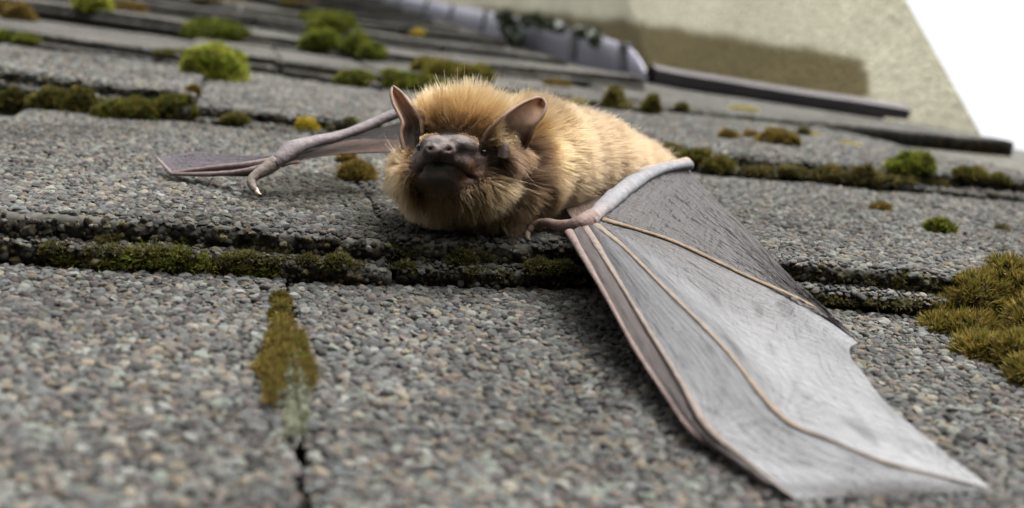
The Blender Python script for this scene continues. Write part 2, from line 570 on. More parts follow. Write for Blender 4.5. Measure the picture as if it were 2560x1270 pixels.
# ------------------------------------------------------------------ wall above the roof
def wall_materials():
    mm, nt, bs, new, ln = mat('cream_render')
    tc = new('ShaderNodeTexCoord')
    nz = new('ShaderNodeTexNoise'); nz.inputs['Scale'].default_value = 330; nz.inputs['Detail'].default_value = 6
    n2 = new('ShaderNodeTexNoise'); n2.inputs['Scale'].default_value = 9; n2.inputs['Detail'].default_value = 4
    ln(tc.outputs['Object'], nz.inputs['Vector']); ln(tc.outputs['Object'], n2.inputs['Vector'])
    a = ramp(nt, [(.35, (.56, .53, .38)), (.65, (.70, .665, .50))]); ln(n2.outputs[0], a.inputs[0])
    b = ramp(nt, [(.36, (.60, .59, .54)), (.56, (1, 1, 1))]); ln(nz.outputs[0], b.inputs[0])
    mx = new('ShaderNodeMix'); mx.data_type = 'RGBA'; mx.blend_type = 'MULTIPLY'; mx.inputs[0].default_value = 1
    ln(a.outputs[0], mx.inputs[6]); ln(b.outputs[0], mx.inputs[7]); ln(mx.outputs[2], bs.inputs['Base Color'])
    bs.inputs['Roughness'].default_value = .9
    bp = new('ShaderNodeBump'); bp.inputs['Strength'].default_value = .8; bp.inputs['Distance'].default_value = .0012
    ln(nz.outputs[0], bp.inputs['Height']); ln(bp.outputs[0], bs.inputs['Normal'])
    m2, nt, bs, new, ln = mat('dark_olive_render')
    tc = new('ShaderNodeTexCoord')
    nz = new('ShaderNodeTexNoise'); nz.inputs['Scale'].default_value = 330; nz.inputs['Detail'].default_value = 6
    n2 = new('ShaderNodeTexNoise'); n2.inputs['Scale'].default_value = 18; n2.inputs['Detail'].default_value = 4
    ln(tc.outputs['Object'], nz.inputs['Vector']); ln(tc.outputs['Object'], n2.inputs['Vector'])
    a = ramp(nt, [(.35, (.17, .145, .072)), (.65, (.225, .195, .108))]); ln(n2.outputs[0], a.inputs[0])
    ln(a.outputs[0], bs.inputs['Base Color']); bs.inputs['Roughness'].default_value = .9
    bp = new('ShaderNodeBump'); bp.inputs['Strength'].default_value = .6; bp.inputs['Distance'].default_value = .0012
    ln(nz.outputs[0], bp.inputs['Height']); ln(bp.outputs[0], bs.inputs['Normal'])
    return mm, m2


M_WALL, M_OLIVE = wall_materials()


def plain(name, c, rough, metal=0.0, noise_s=None, amt=.2, spec=.5):
    mm, nt, bs, new, ln = mat(name)
    bs.inputs['Base Color'].default_value = (*c, 1)
    bs.inputs['Roughness'].default_value = rough
    bs.inputs['Metallic'].default_value = metal
    bs.inputs['Specular IOR Level'].default_value = spec
    if noise_s:
        tc = new('ShaderNodeTexCoord')
        nz = new('ShaderNodeTexNoise'); nz.inputs['Scale'].default_value = noise_s; nz.inputs['Detail'].default_value = 4
        ln(tc.outputs['Object'], nz.inputs['Vector'])
        a = ramp(nt, [(.3, tuple(x*(1-amt) for x in c)), (.7, tuple(min(1, x*(1+amt)) for x in c))]); ln(nz.outputs[0], a.inputs[0])
        ln(a.outputs[0], bs.inputs['Base Color'])
    return mm


M_LEAD = plain('dark_painted_flashing', (.04, .034, .037), .7, 0, 40, .3)
M_ZINC = plain('glossy_grey_sheet', (.25, .245, .295), .45, 0, 15, .15)
M_SEAM = plain('sheet_seam', (.07, .07, .085), .4, .3)

K = G(1624, 162, 0)
R = G(2450, 331, 0)
LF = G(905, -22, 0)
KS = G(1618, 205, 0)
back = np.array([0, 700.0, 0])


def lift(p, h, out=0.0, nrm=None):
    return p + UPW*h + (nrm*out if nrm is not None else 0)


fdir = (R - K)/np.linalg.norm(R - K)
sdir = (LF - K)/np.linalg.norm(LF - K)
nf = np.cross(fdir, UPW); nf /= np.linalg.norm(nf)
if nf[1] > 0: nf = -nf
nsd = np.cross(sdir, UPW); nsd /= np.linalg.norm(nsd)
if nsd @ (CAM - K) < 0: nsd = -nsd
wall = empty('rendered_wall', K, 'cream rough rendered wall standing at the top of the roof', 'wall')
foot = [K, R, R + np.array([30, 900, 0]), LF + np.array([200, 700, 0]), LF + sdir*900]
wv = [p - UPW*40 for p in foot] + [p + UPW*1300 for p in foot]
nn = len(foot)
build('wall_face', wv, [[i, (i+1) % nn, nn + (i+1) % nn, nn + i] for i in range(nn)] + [list(range(nn, 2*nn)), list(range(nn-1, -1, -1))],
      M_WALL, wall, K, smooth_shade=False)


def onplane(x, y, p0, nr, out=0):
    r = ray(x, y)
    t = ((p0 + nr*out - CAM) @ nr)/(r @ nr)
    return CAM + r*t


def slab(outline, nr, th):
    o = [p for p in outline]
    k = len(o)
    v = o + [p - nr*th for p in o]
    f = [list(range(k)), list(range(2*k-1, k-1, -1))] + [[i, k+i, k+(i+1) % k, (i+1) % k] for i in range(k)]
    return v, f


# the rendered faces themselves, with a darker olive brown band along the foot of the wall
def rendered_face(p0, p1, nr, name):
    nu, nv = 150, 70
    L_ = np.linalg.norm(p1 - p0); e_ = (p1 - p0)/L_
    a_, h_ = np.meshgrid(np.linspace(0, 1, nu), np.linspace(0, 1, nv)**1.6, indexing='ij')
    q = p0 + e_*(a_.ravel()*L_)[:, None] + UPW*(h_.ravel()*420 - 40)[:, None] + nr*1.5
    x, y, _ = proj(q)
    w_ = 9*noise(q, 14, 0) + 6*noise(q, 4, 1)
    topy = np.interp(x, [1170, 1420, 1440, 1605, 2060, 2170], [16, 34, 38, 56, 128, 150])
    m_ = smooth(-13, 13, y - topy + w_*.5)*smooth(20, -14, x - 2158 + w_ - .1*(y - 150))*smooth(1150, 1230, x)
    c = np.array([.60, .57, .42])*(1 - m_[:, None]) + np.array([.155, .128, .062])*m_[:, None]
    c = c*(1 + .06*noise(q, 60, 2) + .05*noise(q, 18, 3))[:, None]
    build(name, q, grid_faces(nu, nv), M_WALLC, wall, K, col=c)


M_WALLC = attr_material('banded_cream_render', .9, spec=.15, vary=(420, .3), bump=(420, .8, .0014))
rendered_face(K, R, nf, 'render_coat')
rendered_face(K + sdir*900, K, nsd, 'render_coat')

# dark apron flashing at the foot of the front face
fl = empty('apron_flashing', G(1900, 240, 0), 'dark folded metal flashing strip at the foot of the cream wall', 'flashing')
fo = G(1900, 240, 0)
n1 = 24
sec = []
ptsA = []
for i in range(n1 + 1):
    s = i/n1
    bx, by = 1632 + s*(2266-1632), 206 + s*(300-206)
    base = G(bx, by, 1.0)
    bump_ = .5*math.sin(9*s) + (2.5*max(0, 1-s*9))
    toP = base + np.array([0, 0, 7.0 + .4*bump_ - 1.5*s])
    inn = toP + np.array([0, 6.0, 1.0])
    sec.append([base + np.array([0, -1, 0]), base + np.array([0, -1.5, 3]), toP + np.array([0, -2, -.8]), toP, inn, inn + np.array([0, 20, -14])])
sv = np.array(sec).reshape(-1, 3)
build('apron', sv, grid_faces(n1 + 1, 6), M_LEAD, fl, fo, smooth_shade=False)
# far thin end strip of the flashing
e0, e1 = G(2262, 268, 4), G(2330, 282, 4)
build('end_strip', [e0, e1, e1 + np.array([0, 0, 2.]), e0 + np.array([0, 0, 3.]), e0 + np.array([0, 9, 0]), e1 + np.array([0, 9, 0]), e1 + np.array([0, 9, 2.]), e0 + np.array([0, 9, 3.])],
      [[0, 1, 2, 3], [3, 2, 6, 7], [4, 7, 6, 5], [0, 3, 7, 4], [1, 5, 6, 2], [0, 4, 5, 1]], M_LEAD, fl, fo, smooth_shade=False)

# glossy sheet panels up the left side of the wall
sp = empty('side_flashing', K, 'glossy lavender grey sheet flashing with dark seams up the wall side', 'flashing')
seam_px = [(1618, 205), (1552, 184), (1428, 146), (1200, 78), (1118, 52), (1055, 31), (985, 10), (930, -8)]
top_px = [(1612, 190), (1556, 108), (1436, 74), (1212, 26), (1130, 12), (1068, -2), (1000, -14), (940, -26)]
OFF = 1.0
shd = (LF - KS)/np.linalg.norm(LF - KS)
nsh = np.cross(shd, UPW); nsh /= np.linalg.norm(nsh)
if nsh @ (CAM - KS) < 0: nsh = -nsh
for i in range(len(seam_px) - 1):
    def q(px_):
        return onplane(px_[0], px_[1], KS, nsh, OFF)
    n_ = 10
    rows = []
    for j in range(n_ + 1):
        s = j/n_
        b_ = np.array(seam_px[i])*(1-s) + np.array(seam_px[i+1])*s
        if i == 0:                                        # rounded free corner
            tpx = [(1616, 196), (1610, 176), (1602, 158), (1593, 143), (1586, 134), (1580, 127), (1574, 121), (1569, 117), (1564, 113), (1560, 110), (1556, 108)][j]
        else:
            tpx = np.array(top_px[i])*(1-s) + np.array(top_px[i+1])*s
        pb, pt = q(b_), q(tpx)
        bow = .3*math.sin(math.pi*s)
        rows.append([pb - nsh*1.5 + (-UPW)*6, pb, pb*.5 + pt*.5 + nsh*bow, pt, pt - nsh*1.2])
    build('sheet_panel', np.array(rows).reshape(-1, 3), grid_faces(n_ + 1, 5), M_ZINC, sp, K)
for i in range(1, len(seam_px) - 1):
    b_, t_ = onplane(*seam_px[i], KS, nsh, OFF + 1.5), onplane(*top_px[i], KS, nsh, OFF + 1.5)
    wv_ = shd*(6 if i < 3 else 4)
    v, f = slab([b_ - wv_, b_ + wv_, t_ + wv_, t_ - wv_], nsh, 5)
    build('seam', v, f, M_SEAM, sp, K, smooth_shade=False)


# ------------------------------------------------------------------ moss, lichen and leafy reflection clumps
def uvsphere(n1=14, n2=8):
    v = []
    for i in range(n2):
        th = (i + .0)/(n2 - 1)*math.pi*.58
        for j in range(n1):
            ph = 2*math.pi*j/n1
            v.append((math.sin(th)*math.cos(ph), math.sin(th)*math.sin(ph), math.cos(th)))
    f = []
    for i in range(n2 - 1):
        for j in range(n1):
            f.append((i*n1 + j, (i+1)*n1 + j, (i+1)*n1 + (j+1) % n1, i*n1 + (j+1) % n1))
    return np.array(v), np.array(f)


SV, SF = uvsphere()


def moss(name, label, cat, lumps, cols, n=1500, sl=1.2, sw=.22, group=None, dark=.35, spread=.7, lift_=0.0):
    """lumps: (px x, px y of the foot, width px, height px, depth ratio).  A mound per lump plus leafy shoots."""
    V, Fq, C = [], [], []
    T, TC = [], []
    cols = np.array(cols, float)
    base = None
    tot = sum(l[2]*l[3] for l in lumps)
    off = 0
    for (x, y, wp, hp, dr) in lumps:
        g = GS(x, y)
        if base is None:
            base = g.copy()
        d = (g - CAM) @ fw
        k = d/F
        rx = wp*k/2; rz = hp*k; ry = rx*dr
        c = g + np.array([0, ry*.55, lift_])
        # seen height is partly the cushion's depth on this grazing view
        rz = max(rz - ry*.25, rz*.55)
        v = SV*np.array([rx, ry, rz])
        lump = 1 + .16*noise(v + g, max(rx, 1)*.42, 0) + .07*noise(v + g, max(rx, 1)*.16, 1)
        v = v*lump[:, None]
        body = v*.93 + c
        V.append(body); Fq.append(SF + off); off += len(v)
        cc = cols[0]*dark
        C.append(np.tile(cc, (len(v), 1)))
        m_ = max(40, int(n*wp*hp/tot))
        u = RNG.normal(size=(m_, 3)); u[:, 2] = np.abs(u[:, 2]) - .12; u /= np.linalg.norm(u, axis=1)[:, None]
        s0 = u*np.array([rx, ry, rz])
        lp = 1 + .16*noise(s0 + g, max(rx, 1)*.42, 0) + .07*noise(s0 + g, max(rx, 1)*.16, 1)
        s0 = s0*lp[:, None]*.95 + c
        nrm = u/np.array([rx, ry, rz]); nrm /= np.linalg.norm(nrm, axis=1)[:, None]
        dirn = nrm + RNG.normal(0, .42*spread, (m_, 3)) + np.array([0, 0, .35]); dirn /= np.linalg.norm(dirn, axis=1)[:, None]
        clump = noise(s0, max(1.4, rx*.14), 2)
        ln_ = sl*RNG.uniform(.55, 1.25, m_)*(1 + .25*clump)
        ci = RNG.integers(0, len(cols), m_)
        sc = cols[ci]*(.62 + .42*smooth(-1, 1, clump) + RNG.uniform(-.12, .2, m_))[:, None]
        for bld in range(3):
            sd_ = np.cross(dirn, RNG.normal(size=(m_, 3))); sd_ /= np.linalg.norm(sd_, axis=1)[:, None]
            tipd = dirn + sd_[:, [1, 2, 0]]*.0 + np.cross(dirn, sd_)*RNG.uniform(-.5, .5, (m_, 1))
            b0 = s0 - sd_*sw*.5; b1 = s0 + sd_*sw*.5
            md = s0 + tipd*ln_[:, None]*.5
            m0 = md - sd_*sw*.62; m1 = md + sd_*sw*.62
            tp_ = s0 + tipd*ln_[:, None] + RNG.normal(0, .08, (m_, 3))*sl
            q = np.stack([b0, b1, m1, m0, tp_], 1)
            T.append(q.reshape(-1, 3)); TC.append(np.repeat(np.stack([sc*.7, sc*.7, sc, sc, sc*1.25], 1), 1, axis=0).reshape(-1, 3))
    tv = np.vstack(T); tc = np.vstack(TC); nq = len(tv)//5
    i0 = np.arange(nq)*5 + off
    quads = np.stack([i0, i0+1, i0+2, i0+3], 1)
    tris = np.stack([i0+3, i0+2, i0+4], 1)
    verts = np.vstack(V + [tv]); cc = np.vstack(C + [tc])
    faces = np.vstack(Fq + [quads])
    allt = np.vstack([faces[:, [0, 1, 2]], faces[:, [0, 2, 3]], tris])
    o = build(name, verts, allt, M_MOSS, None, base, col=cc.clip(0, 1), smooth_shade=False)
    return setp(o, label, cat, group)


def moss_patch(name, label, cat, spots, cols, n, sl, sw, group=None):
    """low growth spread over the roof surface; spots: px centre, px radii, height mm"""
    cols = np.array(cols, float)
    ar = np.array([a*b for _, _, a, b, _ in spots], float)
    k = RNG.choice(len(spots), n, p=ar/ar.sum())
    sp_ = np.array(spots, float)[k]
    a = RNG.uniform(0, 6.283, n); r = np.sqrt(RNG.uniform(0, 1, n))
    x = sp_[:, 0] + sp_[:, 2]*r*np.cos(a); y = sp_[:, 1] + sp_[:, 3]*r*np.sin(a)
    rays = fw + rt*((x - W/2)/F)[:, None] + up*((H/2 - y)/F)[:, None]
    z = np.full(n, 1.0)
    for _ in range(3):
        p = CAM + rays*((z - CAM_H)/rays[:, 2])[:, None]
        z = np.maximum(surf(p), .7)
    h = np.zeros(n)
    for (cx, cy, rx, ry, hm) in spots:
        q = np.hypot((x - cx)/rx, (y - cy)/ry) + .34*noise(p, 1.5, 0) + .28*noise(p, .6, 3)
        h = np.maximum(h, hm*np.sqrt(np.clip(1 - q*q, 0, 1)))
    ok = h > .05
    p, h = p[ok], h[ok]; m_ = len(p)
    p[:, 2] = z[ok] + h*RNG.uniform(.45, 1, m_)*(1 + .25*noise(p, 1.1, 1))
    dirn = RNG.normal(0, .6, (m_, 3)) + np.array([0, -.15, .8]); dirn /= np.linalg.norm(dirn, axis=1)[:, None]
    clump = noise(p, 1.0, 2)
    c = cols[RNG.integers(0, len(cols), m_)]*(.6 + .45*smooth(-1, 1, clump) + RNG.uniform(-.12, .2, m_))[:, None]
    ln_ = sl*RNG.uniform(.5, 1.3, m_)
    T, C, Q = [], [], []
    for b in range(3):
        s_ = np.cross(dirn, RNG.normal(size=(m_, 3))); s_ /= np.linalg.norm(s_, axis=1)[:, None]
        td = dirn + np.cross(dirn, s_)*RNG.uniform(-.6, .6, (m_, 1))
        md = p + td*(ln_*.5)[:, None]
        T.append(np.stack([p - td*(ln_*.6)[:, None], md + s_*sw*.6, p + td*ln_[:, None], md - s_*sw*.6], 1).reshape(-1, 3))
        C.append(np.stack([c*.6, c, c*1.25, c], 1).reshape(-1, 3))
    v = np.vstack(T); i0 = np.arange(len(v)//4)*4
    f = np.vstack([np.stack([i0, i0+1, i0+2], 1), np.stack([i0, i0+2, i0+3], 1)])
    o = build(name, v, f, M_MOSS, None, p.mean(0) - np.array([0, 0, p[:, 2].mean()]), col=np.vstack(C).clip(0, 1), smooth_shade=False)
    return setp(o, label, cat, group)


OLIVE = [tuple(c*.72 for c in q_) for q_ in [(.10, .095, .018), (.15, .13, .028), (.19, .15, .035), (.075, .08, .018)]]
GREEN = [tuple(c*.66 for c in q_) for q_ in [(.13, .17, .02), (.20, .23, .03), (.09, .12, .015), (.24, .23, .035)]]
BRIGHT = [(.19, .23, .025), (.27, .29, .04), (.12, .16, .016), (.30, .28, .05)]
BROWN = [tuple(c*.8 for c in q_) for q_ in [(.14, .095, .022), (.19, .13, .03), (.10, .075, .018), (.22, .16, .04)]]
YELLOW = [(.45, .36, .03), (.55, .44, .05), (.36, .29, .03)]
DARKO = [(.075, .070, .022), (.105, .092, .03), (.14, .12, .045), (.055, .055, .022)]
PALE = [(.24, .255, .18), (.33, .34, .27), (.16, .165, .10)]
LICH = [(.36, .31, .10), (.42, .36, .15), (.30, .27, .12)]

G1 = 'moss growing on the shingles'
moss('moss_cushion', 'bright lime green domed moss cushion, the biggest and brightest on the roof', 'moss', [(535, 203, 152, 98, .8), (478, 168, 70, 44, .8), (575, 200, 74, 78, .8)], BRIGHT, 3600, 1.9, .34, G1)
moss('moss_tuft', 'thin olive moss tail beside the bright lime moss cushion', 'moss', [(425, 140, 62, 16, .7), (455, 150, 50, 24, .7)], OLIVE, 500, 1.5, .3, G1)
moss('moss_cushion', 'dark green moss mound on the course above the bright lime cushion', 'moss', [(540, 96, 145, 52, .7), (505, 92, 80, 34, .7), (590, 96, 70, 30, .7)], GREEN, 1700, 2.6, .6, G1, dark=.5)
moss('moss_cushion', 'small vivid green moss cushion above the dark green mound, beside an ochre one', 'moss', [(226, 24, 82, 44, .8)], BRIGHT, 800, 3, .7, G1)
moss('moss_cushion', 'ochre brown moss cushion beside the small vivid green cushion', 'moss', [(318, 29, 88, 24, .7)], BROWN, 700, 3, .7, G1)
moss('moss_cushion', 'brown olive moss mound hanging over a shingle edge', 'moss', [(45, 52, 64, 40, .8), (15, 26, 100, 26, .7)], BROWN, 900, 3, .7, G1)
moss('moss_cushion', 'tall green moss cushion, highest of the three stepped cushions', 'moss', [(838, 82, 125, 56, .8), (800, 50, 100, 22, .6)], GREEN, 1400, 3, .7, G1)
moss('moss_cushion', 'round green moss cushion in front of the tallest stepped cushion', 'moss', [(806, 121, 100, 46, .8)], GREEN, 1000, 2.6, .6, G1)
moss('moss_cushion', 'sloping green moss cushion, lowest of the three stepped cushions', 'moss', [(895, 128, 76, 44, .8), (935, 145, 60, 38, .8)], GREEN, 1000, 2.6, .6, G1)
moss('moss_strip', 'yellow green moss strip lining a shingle edge, far from the bat', 'moss', [(15, 103, 70, 24, .5), (70, 108, 70, 18, .5)], GREEN, 700, 1.8, .4, G1)
moss('moss_strip', 'shaggy olive moss band under a raised shingle end', 'moss', [(60, 272, 130, 48, .35), (140, 280, 120, 56, .35), (205, 286, 100, 56, .4)], OLIVE, 2600, 1.5, .28, G1)
moss('moss_cushion', 'wide olive moss cushion against the raised shingle end, by the shaggy band', 'moss', [(325, 300, 180, 54, .5), (430, 294, 130, 56, .4), (270, 290, 80, 44, .5)], OLIVE + GREEN[:1], 3200, 1.6, .28, G1)
moss('moss_strip', 'green gold moss bank right behind the bat\'s pointed ear', 'moss', [(900, 212, 100, 36, .6), (975, 222, 110, 48, .6), (1040, 228, 110, 44, .6), (1110, 232, 90, 30, .6)], GREEN + BROWN[:1], 2200, 2.2, .45, G1)
moss('moss_strip', 'brown gold moss bank on the course above the green gold bank', 'moss', [(1080, 182, 90, 34, .7), (1130, 196, 110, 40, .7), (1190, 205, 80, 40, .7)], BROWN + GREEN[:2], 1700, 2.6, .6, G1)
moss('lichen_cushion', 'small bright yellow lichen cushion beside the bat\'s forearm', 'lichen', [(772, 326, 54, 31, .8)], YELLOW, 700, .8, .25, None)
moss('moss_tuft', 'small dark olive moss tuft near the yellow lichen cushion', 'moss', [(590, 311, 66, 26, .6)], OLIVE, 700, 1.2, .22, G1)
moss('moss_tuft', 'dull moss specks between the yellow lichen and the bat\'s forearm', 'moss', [(836, 328, 40, 18, .6), (880, 318, 50, 22, .6)], DARKO + PALE[:1], 600, 1.0, .22, G1)
moss('moss_cushion', 'round brown moss cushion in the shade under the bat\'s folded wing', 'moss', [(893, 455, 74, 48, .8), (868, 408, 34, 16, .7)], BROWN, 2200, 1.5, .16, G1, dark=.25)
moss('moss_tuft', 'tiny red brown tuft at the raised shingle\'s corner', 'moss', [(483, 236, 30, 22, .7)], BROWN, 260, 1.0, .2, G1)
moss('moss_cushion', 'ochre moss cushion between small tufts, below the dark flashing', 'moss', [(1952, 364, 88, 36, .7)], BROWN + OLIVE[2:3], 1200, 1.8, .35, G1)
moss('moss_tuft', 'small brown tuft, leftmost of the row beside the ochre cushion', 'moss', [(1822, 349, 36, 20, .7)], BROWN, 350, 1.6, .35, G1)
moss('moss_tuft', 'low faded brown tuft next to the ochre cushion', 'moss', [(1880, 347, 36, 14, .7)], BROWN, 300, 1.4, .35, G1)
moss('moss_tuft', 'tiny dark tuft just past the ochre cushion', 'moss', [(2009, 342, 26, 18, .7)], OLIVE, 260, 1.6, .35, G1)
moss('moss_tuft', 'bushy green moss tuft standing on the course edge right of the bat', 'moss', [(2285, 428, 84, 44, .8), (2255, 438, 60, 32, .7), (2310, 430, 40, 36, .7)], GREEN, 1600, 2.0, .38, G1)
moss('moss_strip', 'olive moss strip running out from behind the bat\'s elbow', 'moss', [(1685, 396, 90, 28, .5), (1745, 410, 100, 32, .5), (1800, 424, 70, 24, .5)], OLIVE, 1900, 1.7, .32, G1)
moss('moss_strip', 'dark brown moss filling the course gap beside the bushy green tuft', 'moss', [(1895, 436, 90, 13, .4), (1985, 442, 80, 20, .4), (2080, 450, 90, 30, .4), (2165, 460, 80, 42, .4), (2250, 460, 100, 15, .4), (2360, 464, 120, 12, .3)], DARKO + BROWN[:1], 2600, 1.6, .34, G1)
moss('moss_tuft', 'low dark tuft on the edge beyond the bushy green one', 'moss', [(2430, 448, 90, 26, .5), (2500, 456, 60, 14, .5)], OLIVE, 700, 1.6, .34, G1)
moss('moss_tuft', 'fluffy green tuft alone on the bare shingle by the wing', 'moss', [(2360, 584, 64, 34, .8)], GREEN + OLIVE[:1], 800, 1.3, .2, G1, spread=1.2)
moss('moss_tuft', 'small brown tuft alone on the bare shingle by the wing', 'moss', [(2206, 530, 42, 20, .8)], BROWN, 400, 1.0, .2, G1)
moss('moss_tuft', 'speck of dark moss on the bare shingle near the moss mat', 'moss', [(2506, 580, 26, 15, .8)], DARKO, 200, 1.0, .2, G1)
moss('moss_mat', 'large shaggy olive gold moss mat beside the bat\'s wing tip', 'moss',
     [(2470, 775, 170, 90, .8), (2540, 745, 150, 100, .8), (2400, 800, 130, 50, .8), (2380, 835, 110, 44, .8), (2450, 850, 150, 60, .9), (2530, 830, 150, 90, .9),
      (2480, 905, 140, 60, .9), (2560, 930, 150, 90, .9), (2620, 880, 170, 120, .9), (2620, 980, 150, 80, .9), (2590, 780, 150, 100, .9)],
     [(.12, .095, .018), (.16, .122, .024), (.19, .135, .032), (.09, .08, .015), (.13, .115, .020)], 9000, 1.7, .17, None, spread=1.1)
moss_patch('moss_cushion', 'ochre moss plug in the joint between two front shingles', 'moss',
           [(702, 772, 18, 34, .8), (704, 835, 26, 40, 1.1), (712, 890, 54, 52, 2.0), (690, 945, 38, 50, 1.6), (740, 930, 36, 44, 1.4), (768, 950, 20, 40, 1.2), (686, 1000, 24, 26, 1.0), (655, 925, 18, 20, .8)], BROWN + BROWN + OLIVE[1:3] + GREEN[:1], 6500, 1.1, .10)
moss('moss_strip', 'small golden moss strip at the top of the front shingle joint', 'moss', [(700, 800, 44, 34, .8), (700, 765, 40, 30, .8)], OLIVE + BROWN[1:2], 900, .9, .12, G1)
moss_patch('lichen_patch', 'pale grey green crumbly lichen below the ochre moss plug', 'lichen',
           [(730, 940, 30, 50, 1.9), (726, 1000, 36, 40, 1.3), (742, 1055, 34, 36, 1.2), (735, 1092, 26, 20, 1.0), (690, 1010, 20, 26, .8), (756, 985, 20, 40, 1.4)], PALE, 4200, .4, .16)
moss('moss_strip', 'ragged green moss line under the front course edge', 'moss',
     [(180, 660, 90, 22, .5), (270, 668, 110, 26, .5), (350, 664, 110, 42, .5), (440, 668, 120, 48, .5), (530, 678, 110, 36, .5), (610, 688, 110, 34, .5), (680, 690, 60, 30, .5)], GREEN + OLIVE, 3800, 1.2, .14, None, spread=1.3)
moss('moss_strip', 'thin dark moss crust on the front course edge, from the wing to the crack', 'moss',
     [(x_, 578 + x_*.055 + RNG.uniform(-10, 22), RNG.uniform(30, 90), RNG.uniform(8, 20), .3) for x_ in RNG.uniform(0, 1000, 26)] +
     [(x_, 622 + x_*.055 + RNG.uniform(-12, 16), RNG.uniform(30, 80), RNG.uniform(8, 22), .3) for x_ in RNG.uniform(0, 1000, 22)],
     DARKO + DARKO + OLIVE[:1] + BROWN[2:3], 9000, .8, .12, None, spread=1.6)
moss('moss_strip', 'dark moss crust on the front course edge between the wing and the mat', 'moss',
     [(2060 + i*70, 700 + i*7, 95, 34, .2) for i in range(5)] + [(2030 + i*85, 752 + i*6, 110, 16, .25) for i in range(5)], DARKO, 2600, .8, .14, None, spread=1.4)
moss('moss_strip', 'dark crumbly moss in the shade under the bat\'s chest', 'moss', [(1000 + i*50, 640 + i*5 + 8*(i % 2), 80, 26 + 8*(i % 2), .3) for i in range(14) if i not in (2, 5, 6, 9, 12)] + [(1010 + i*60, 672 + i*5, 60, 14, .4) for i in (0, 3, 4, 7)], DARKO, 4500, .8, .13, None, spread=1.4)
moss('moss_tuft', 'gold tuft on the course edge behind the bat\'s back, under the flashing end', 'moss', [(1535, 262, 46, 42, .6), (1560, 276, 60, 20, .6)], OLIVE + LICH[:1], 700, 1.8, .4, G1)
moss('moss_tuft', 'olive tuft on the course edge, next past the gold tuft', 'moss', [(1630, 280, 40, 36, .6)], OLIVE, 500, 1.8, .4, G1)
moss('moss_tuft', 'small dark tuft on the course edge under the dark flashing', 'moss', [(1706, 280, 28, 20, .6)], DARKO, 300, 1.8, .4, G1)
moss('lichen_patch', 'flat yellow lichen patch at the course edge behind the bat\'s back', 'lichen', [(1448, 265, 50, 16, .7)], LICH, 400, 1.2, .4, None)
moss('lichen_patch', 'pale yellow lichen stain just below the dark flashing', 'lichen', [(1870, 277, 70, 7, 1.2)], LICH, 500, .8, .4, 'yellow lichen patches', dark=.9)
moss('lichen_patch', 'yellow lichen spots beside the tiny dark tuft', 'lichen', [(2045, 342, 36, 7, 1.2), (2130, 365, 50, 7, 1.2)], LICH, 500, .8, .4, 'yellow lichen patches', dark=.9)
moss('moss_tuft', 'brown moss smudge on the far course near the bat\'s crown', 'moss', [(1395, 216, 60, 14, .7)], BROWN, 400, 1.6, .4, G1)
moss('lichen_patch', 'orange yellow lichen spot on a far course edge', 'lichen', [(1048, 88, 36, 12, .6)], YELLOW + BROWN[:1], 250, 2, .7, None)
moss('moss_strip', 'brown moss along the farthest course edges', 'moss', [(620, 6, 120, 12, .5), (740, 12, 90, 14, .5), (520, 4, 70, 12, .5)], BROWN + GREEN[:1], 500, 3, .9, G1)


# dark tree reflections in the glossy sheet, added as leafy clumps
M_REFLEAF = attr_material('reflection_leaf', .5, trans=.15, spec=.4)


def creeper(label, spots, n, size):
    V, Tq, C = [], [], []
    off = 0
    base = onplane(spots[0][0], spots[0][1], KS, nsh, 8)
    for (x, y, rx, ry) in spots:
        for _ in range(n):
            a = RNG.uniform(0, 6.28); r = math.sqrt(RNG.uniform(0, 1))
            c = onplane(x + rx*r*math.cos(a), y + ry*r*math.sin(a), KS, nsh, RNG.uniform(3, 16))
            d1 = RNG.normal(size=3); d1 /= np.linalg.norm(d1)
            d2 = np.cross(d1, RNG.normal(size=3)); d2 /= np.linalg.norm(d2)
            s = size*RNG.uniform(.6, 1.3)
            nz_ = np.cross(d1, d2)
            V += [c - d1*s, c - d1*.2*s + d2*s*.75 + nz_*s*.15, c + d1*s*1.1, c - d1*.2*s - d2*s*.75 + nz_*s*.15]
            Tq += [(off, off+1, off+2), (off, off+2, off+3)]
            off += 4
            g = RNG.uniform(.6, 1.3)
            C += [(.022*g, .030*g, .014*g)]*4
    o = build('creeper', V, np.array(Tq), M_REFLEAF, None, base, col=np.array(C), smooth_shade=False)
    setp(o, label, 'creeper', 'creeper hanging over the sheet flashing')


creeper('dark leafy creeper clump hanging down to the roof over the sheet flashing', [(1272, 66, 16, 30), (1288, 90, 14, 14), (1262, 42, 16, 10)], 60, 5)
creeper('dark leafy creeper fringe along the top of the sheet flashing', [(1350, 58, 36, 9), (1395, 66, 24, 9), (1330, 50, 26, 7)], 50, 4.5)
creeper('dark pointed creeper clump hanging between two seams of the sheet', [(1475, 86, 22, 9), (1488, 102, 7, 10), (1455, 78, 16, 6)], 45, 4)

# ------------------------------------------------------------------ the bat
AX = np.array([rt, up, fw])


def ico_unit(sub):
    import bmesh
    bm = bmesh.new(); bmesh.ops.create_icosphere(bm, subdivisions=sub, radius=1)
    v = np.array([x.co[:] for x in bm.verts]); f = np.array([[y.index for y in x.verts] for x in bm.faces]); bm.free()
    return v, f


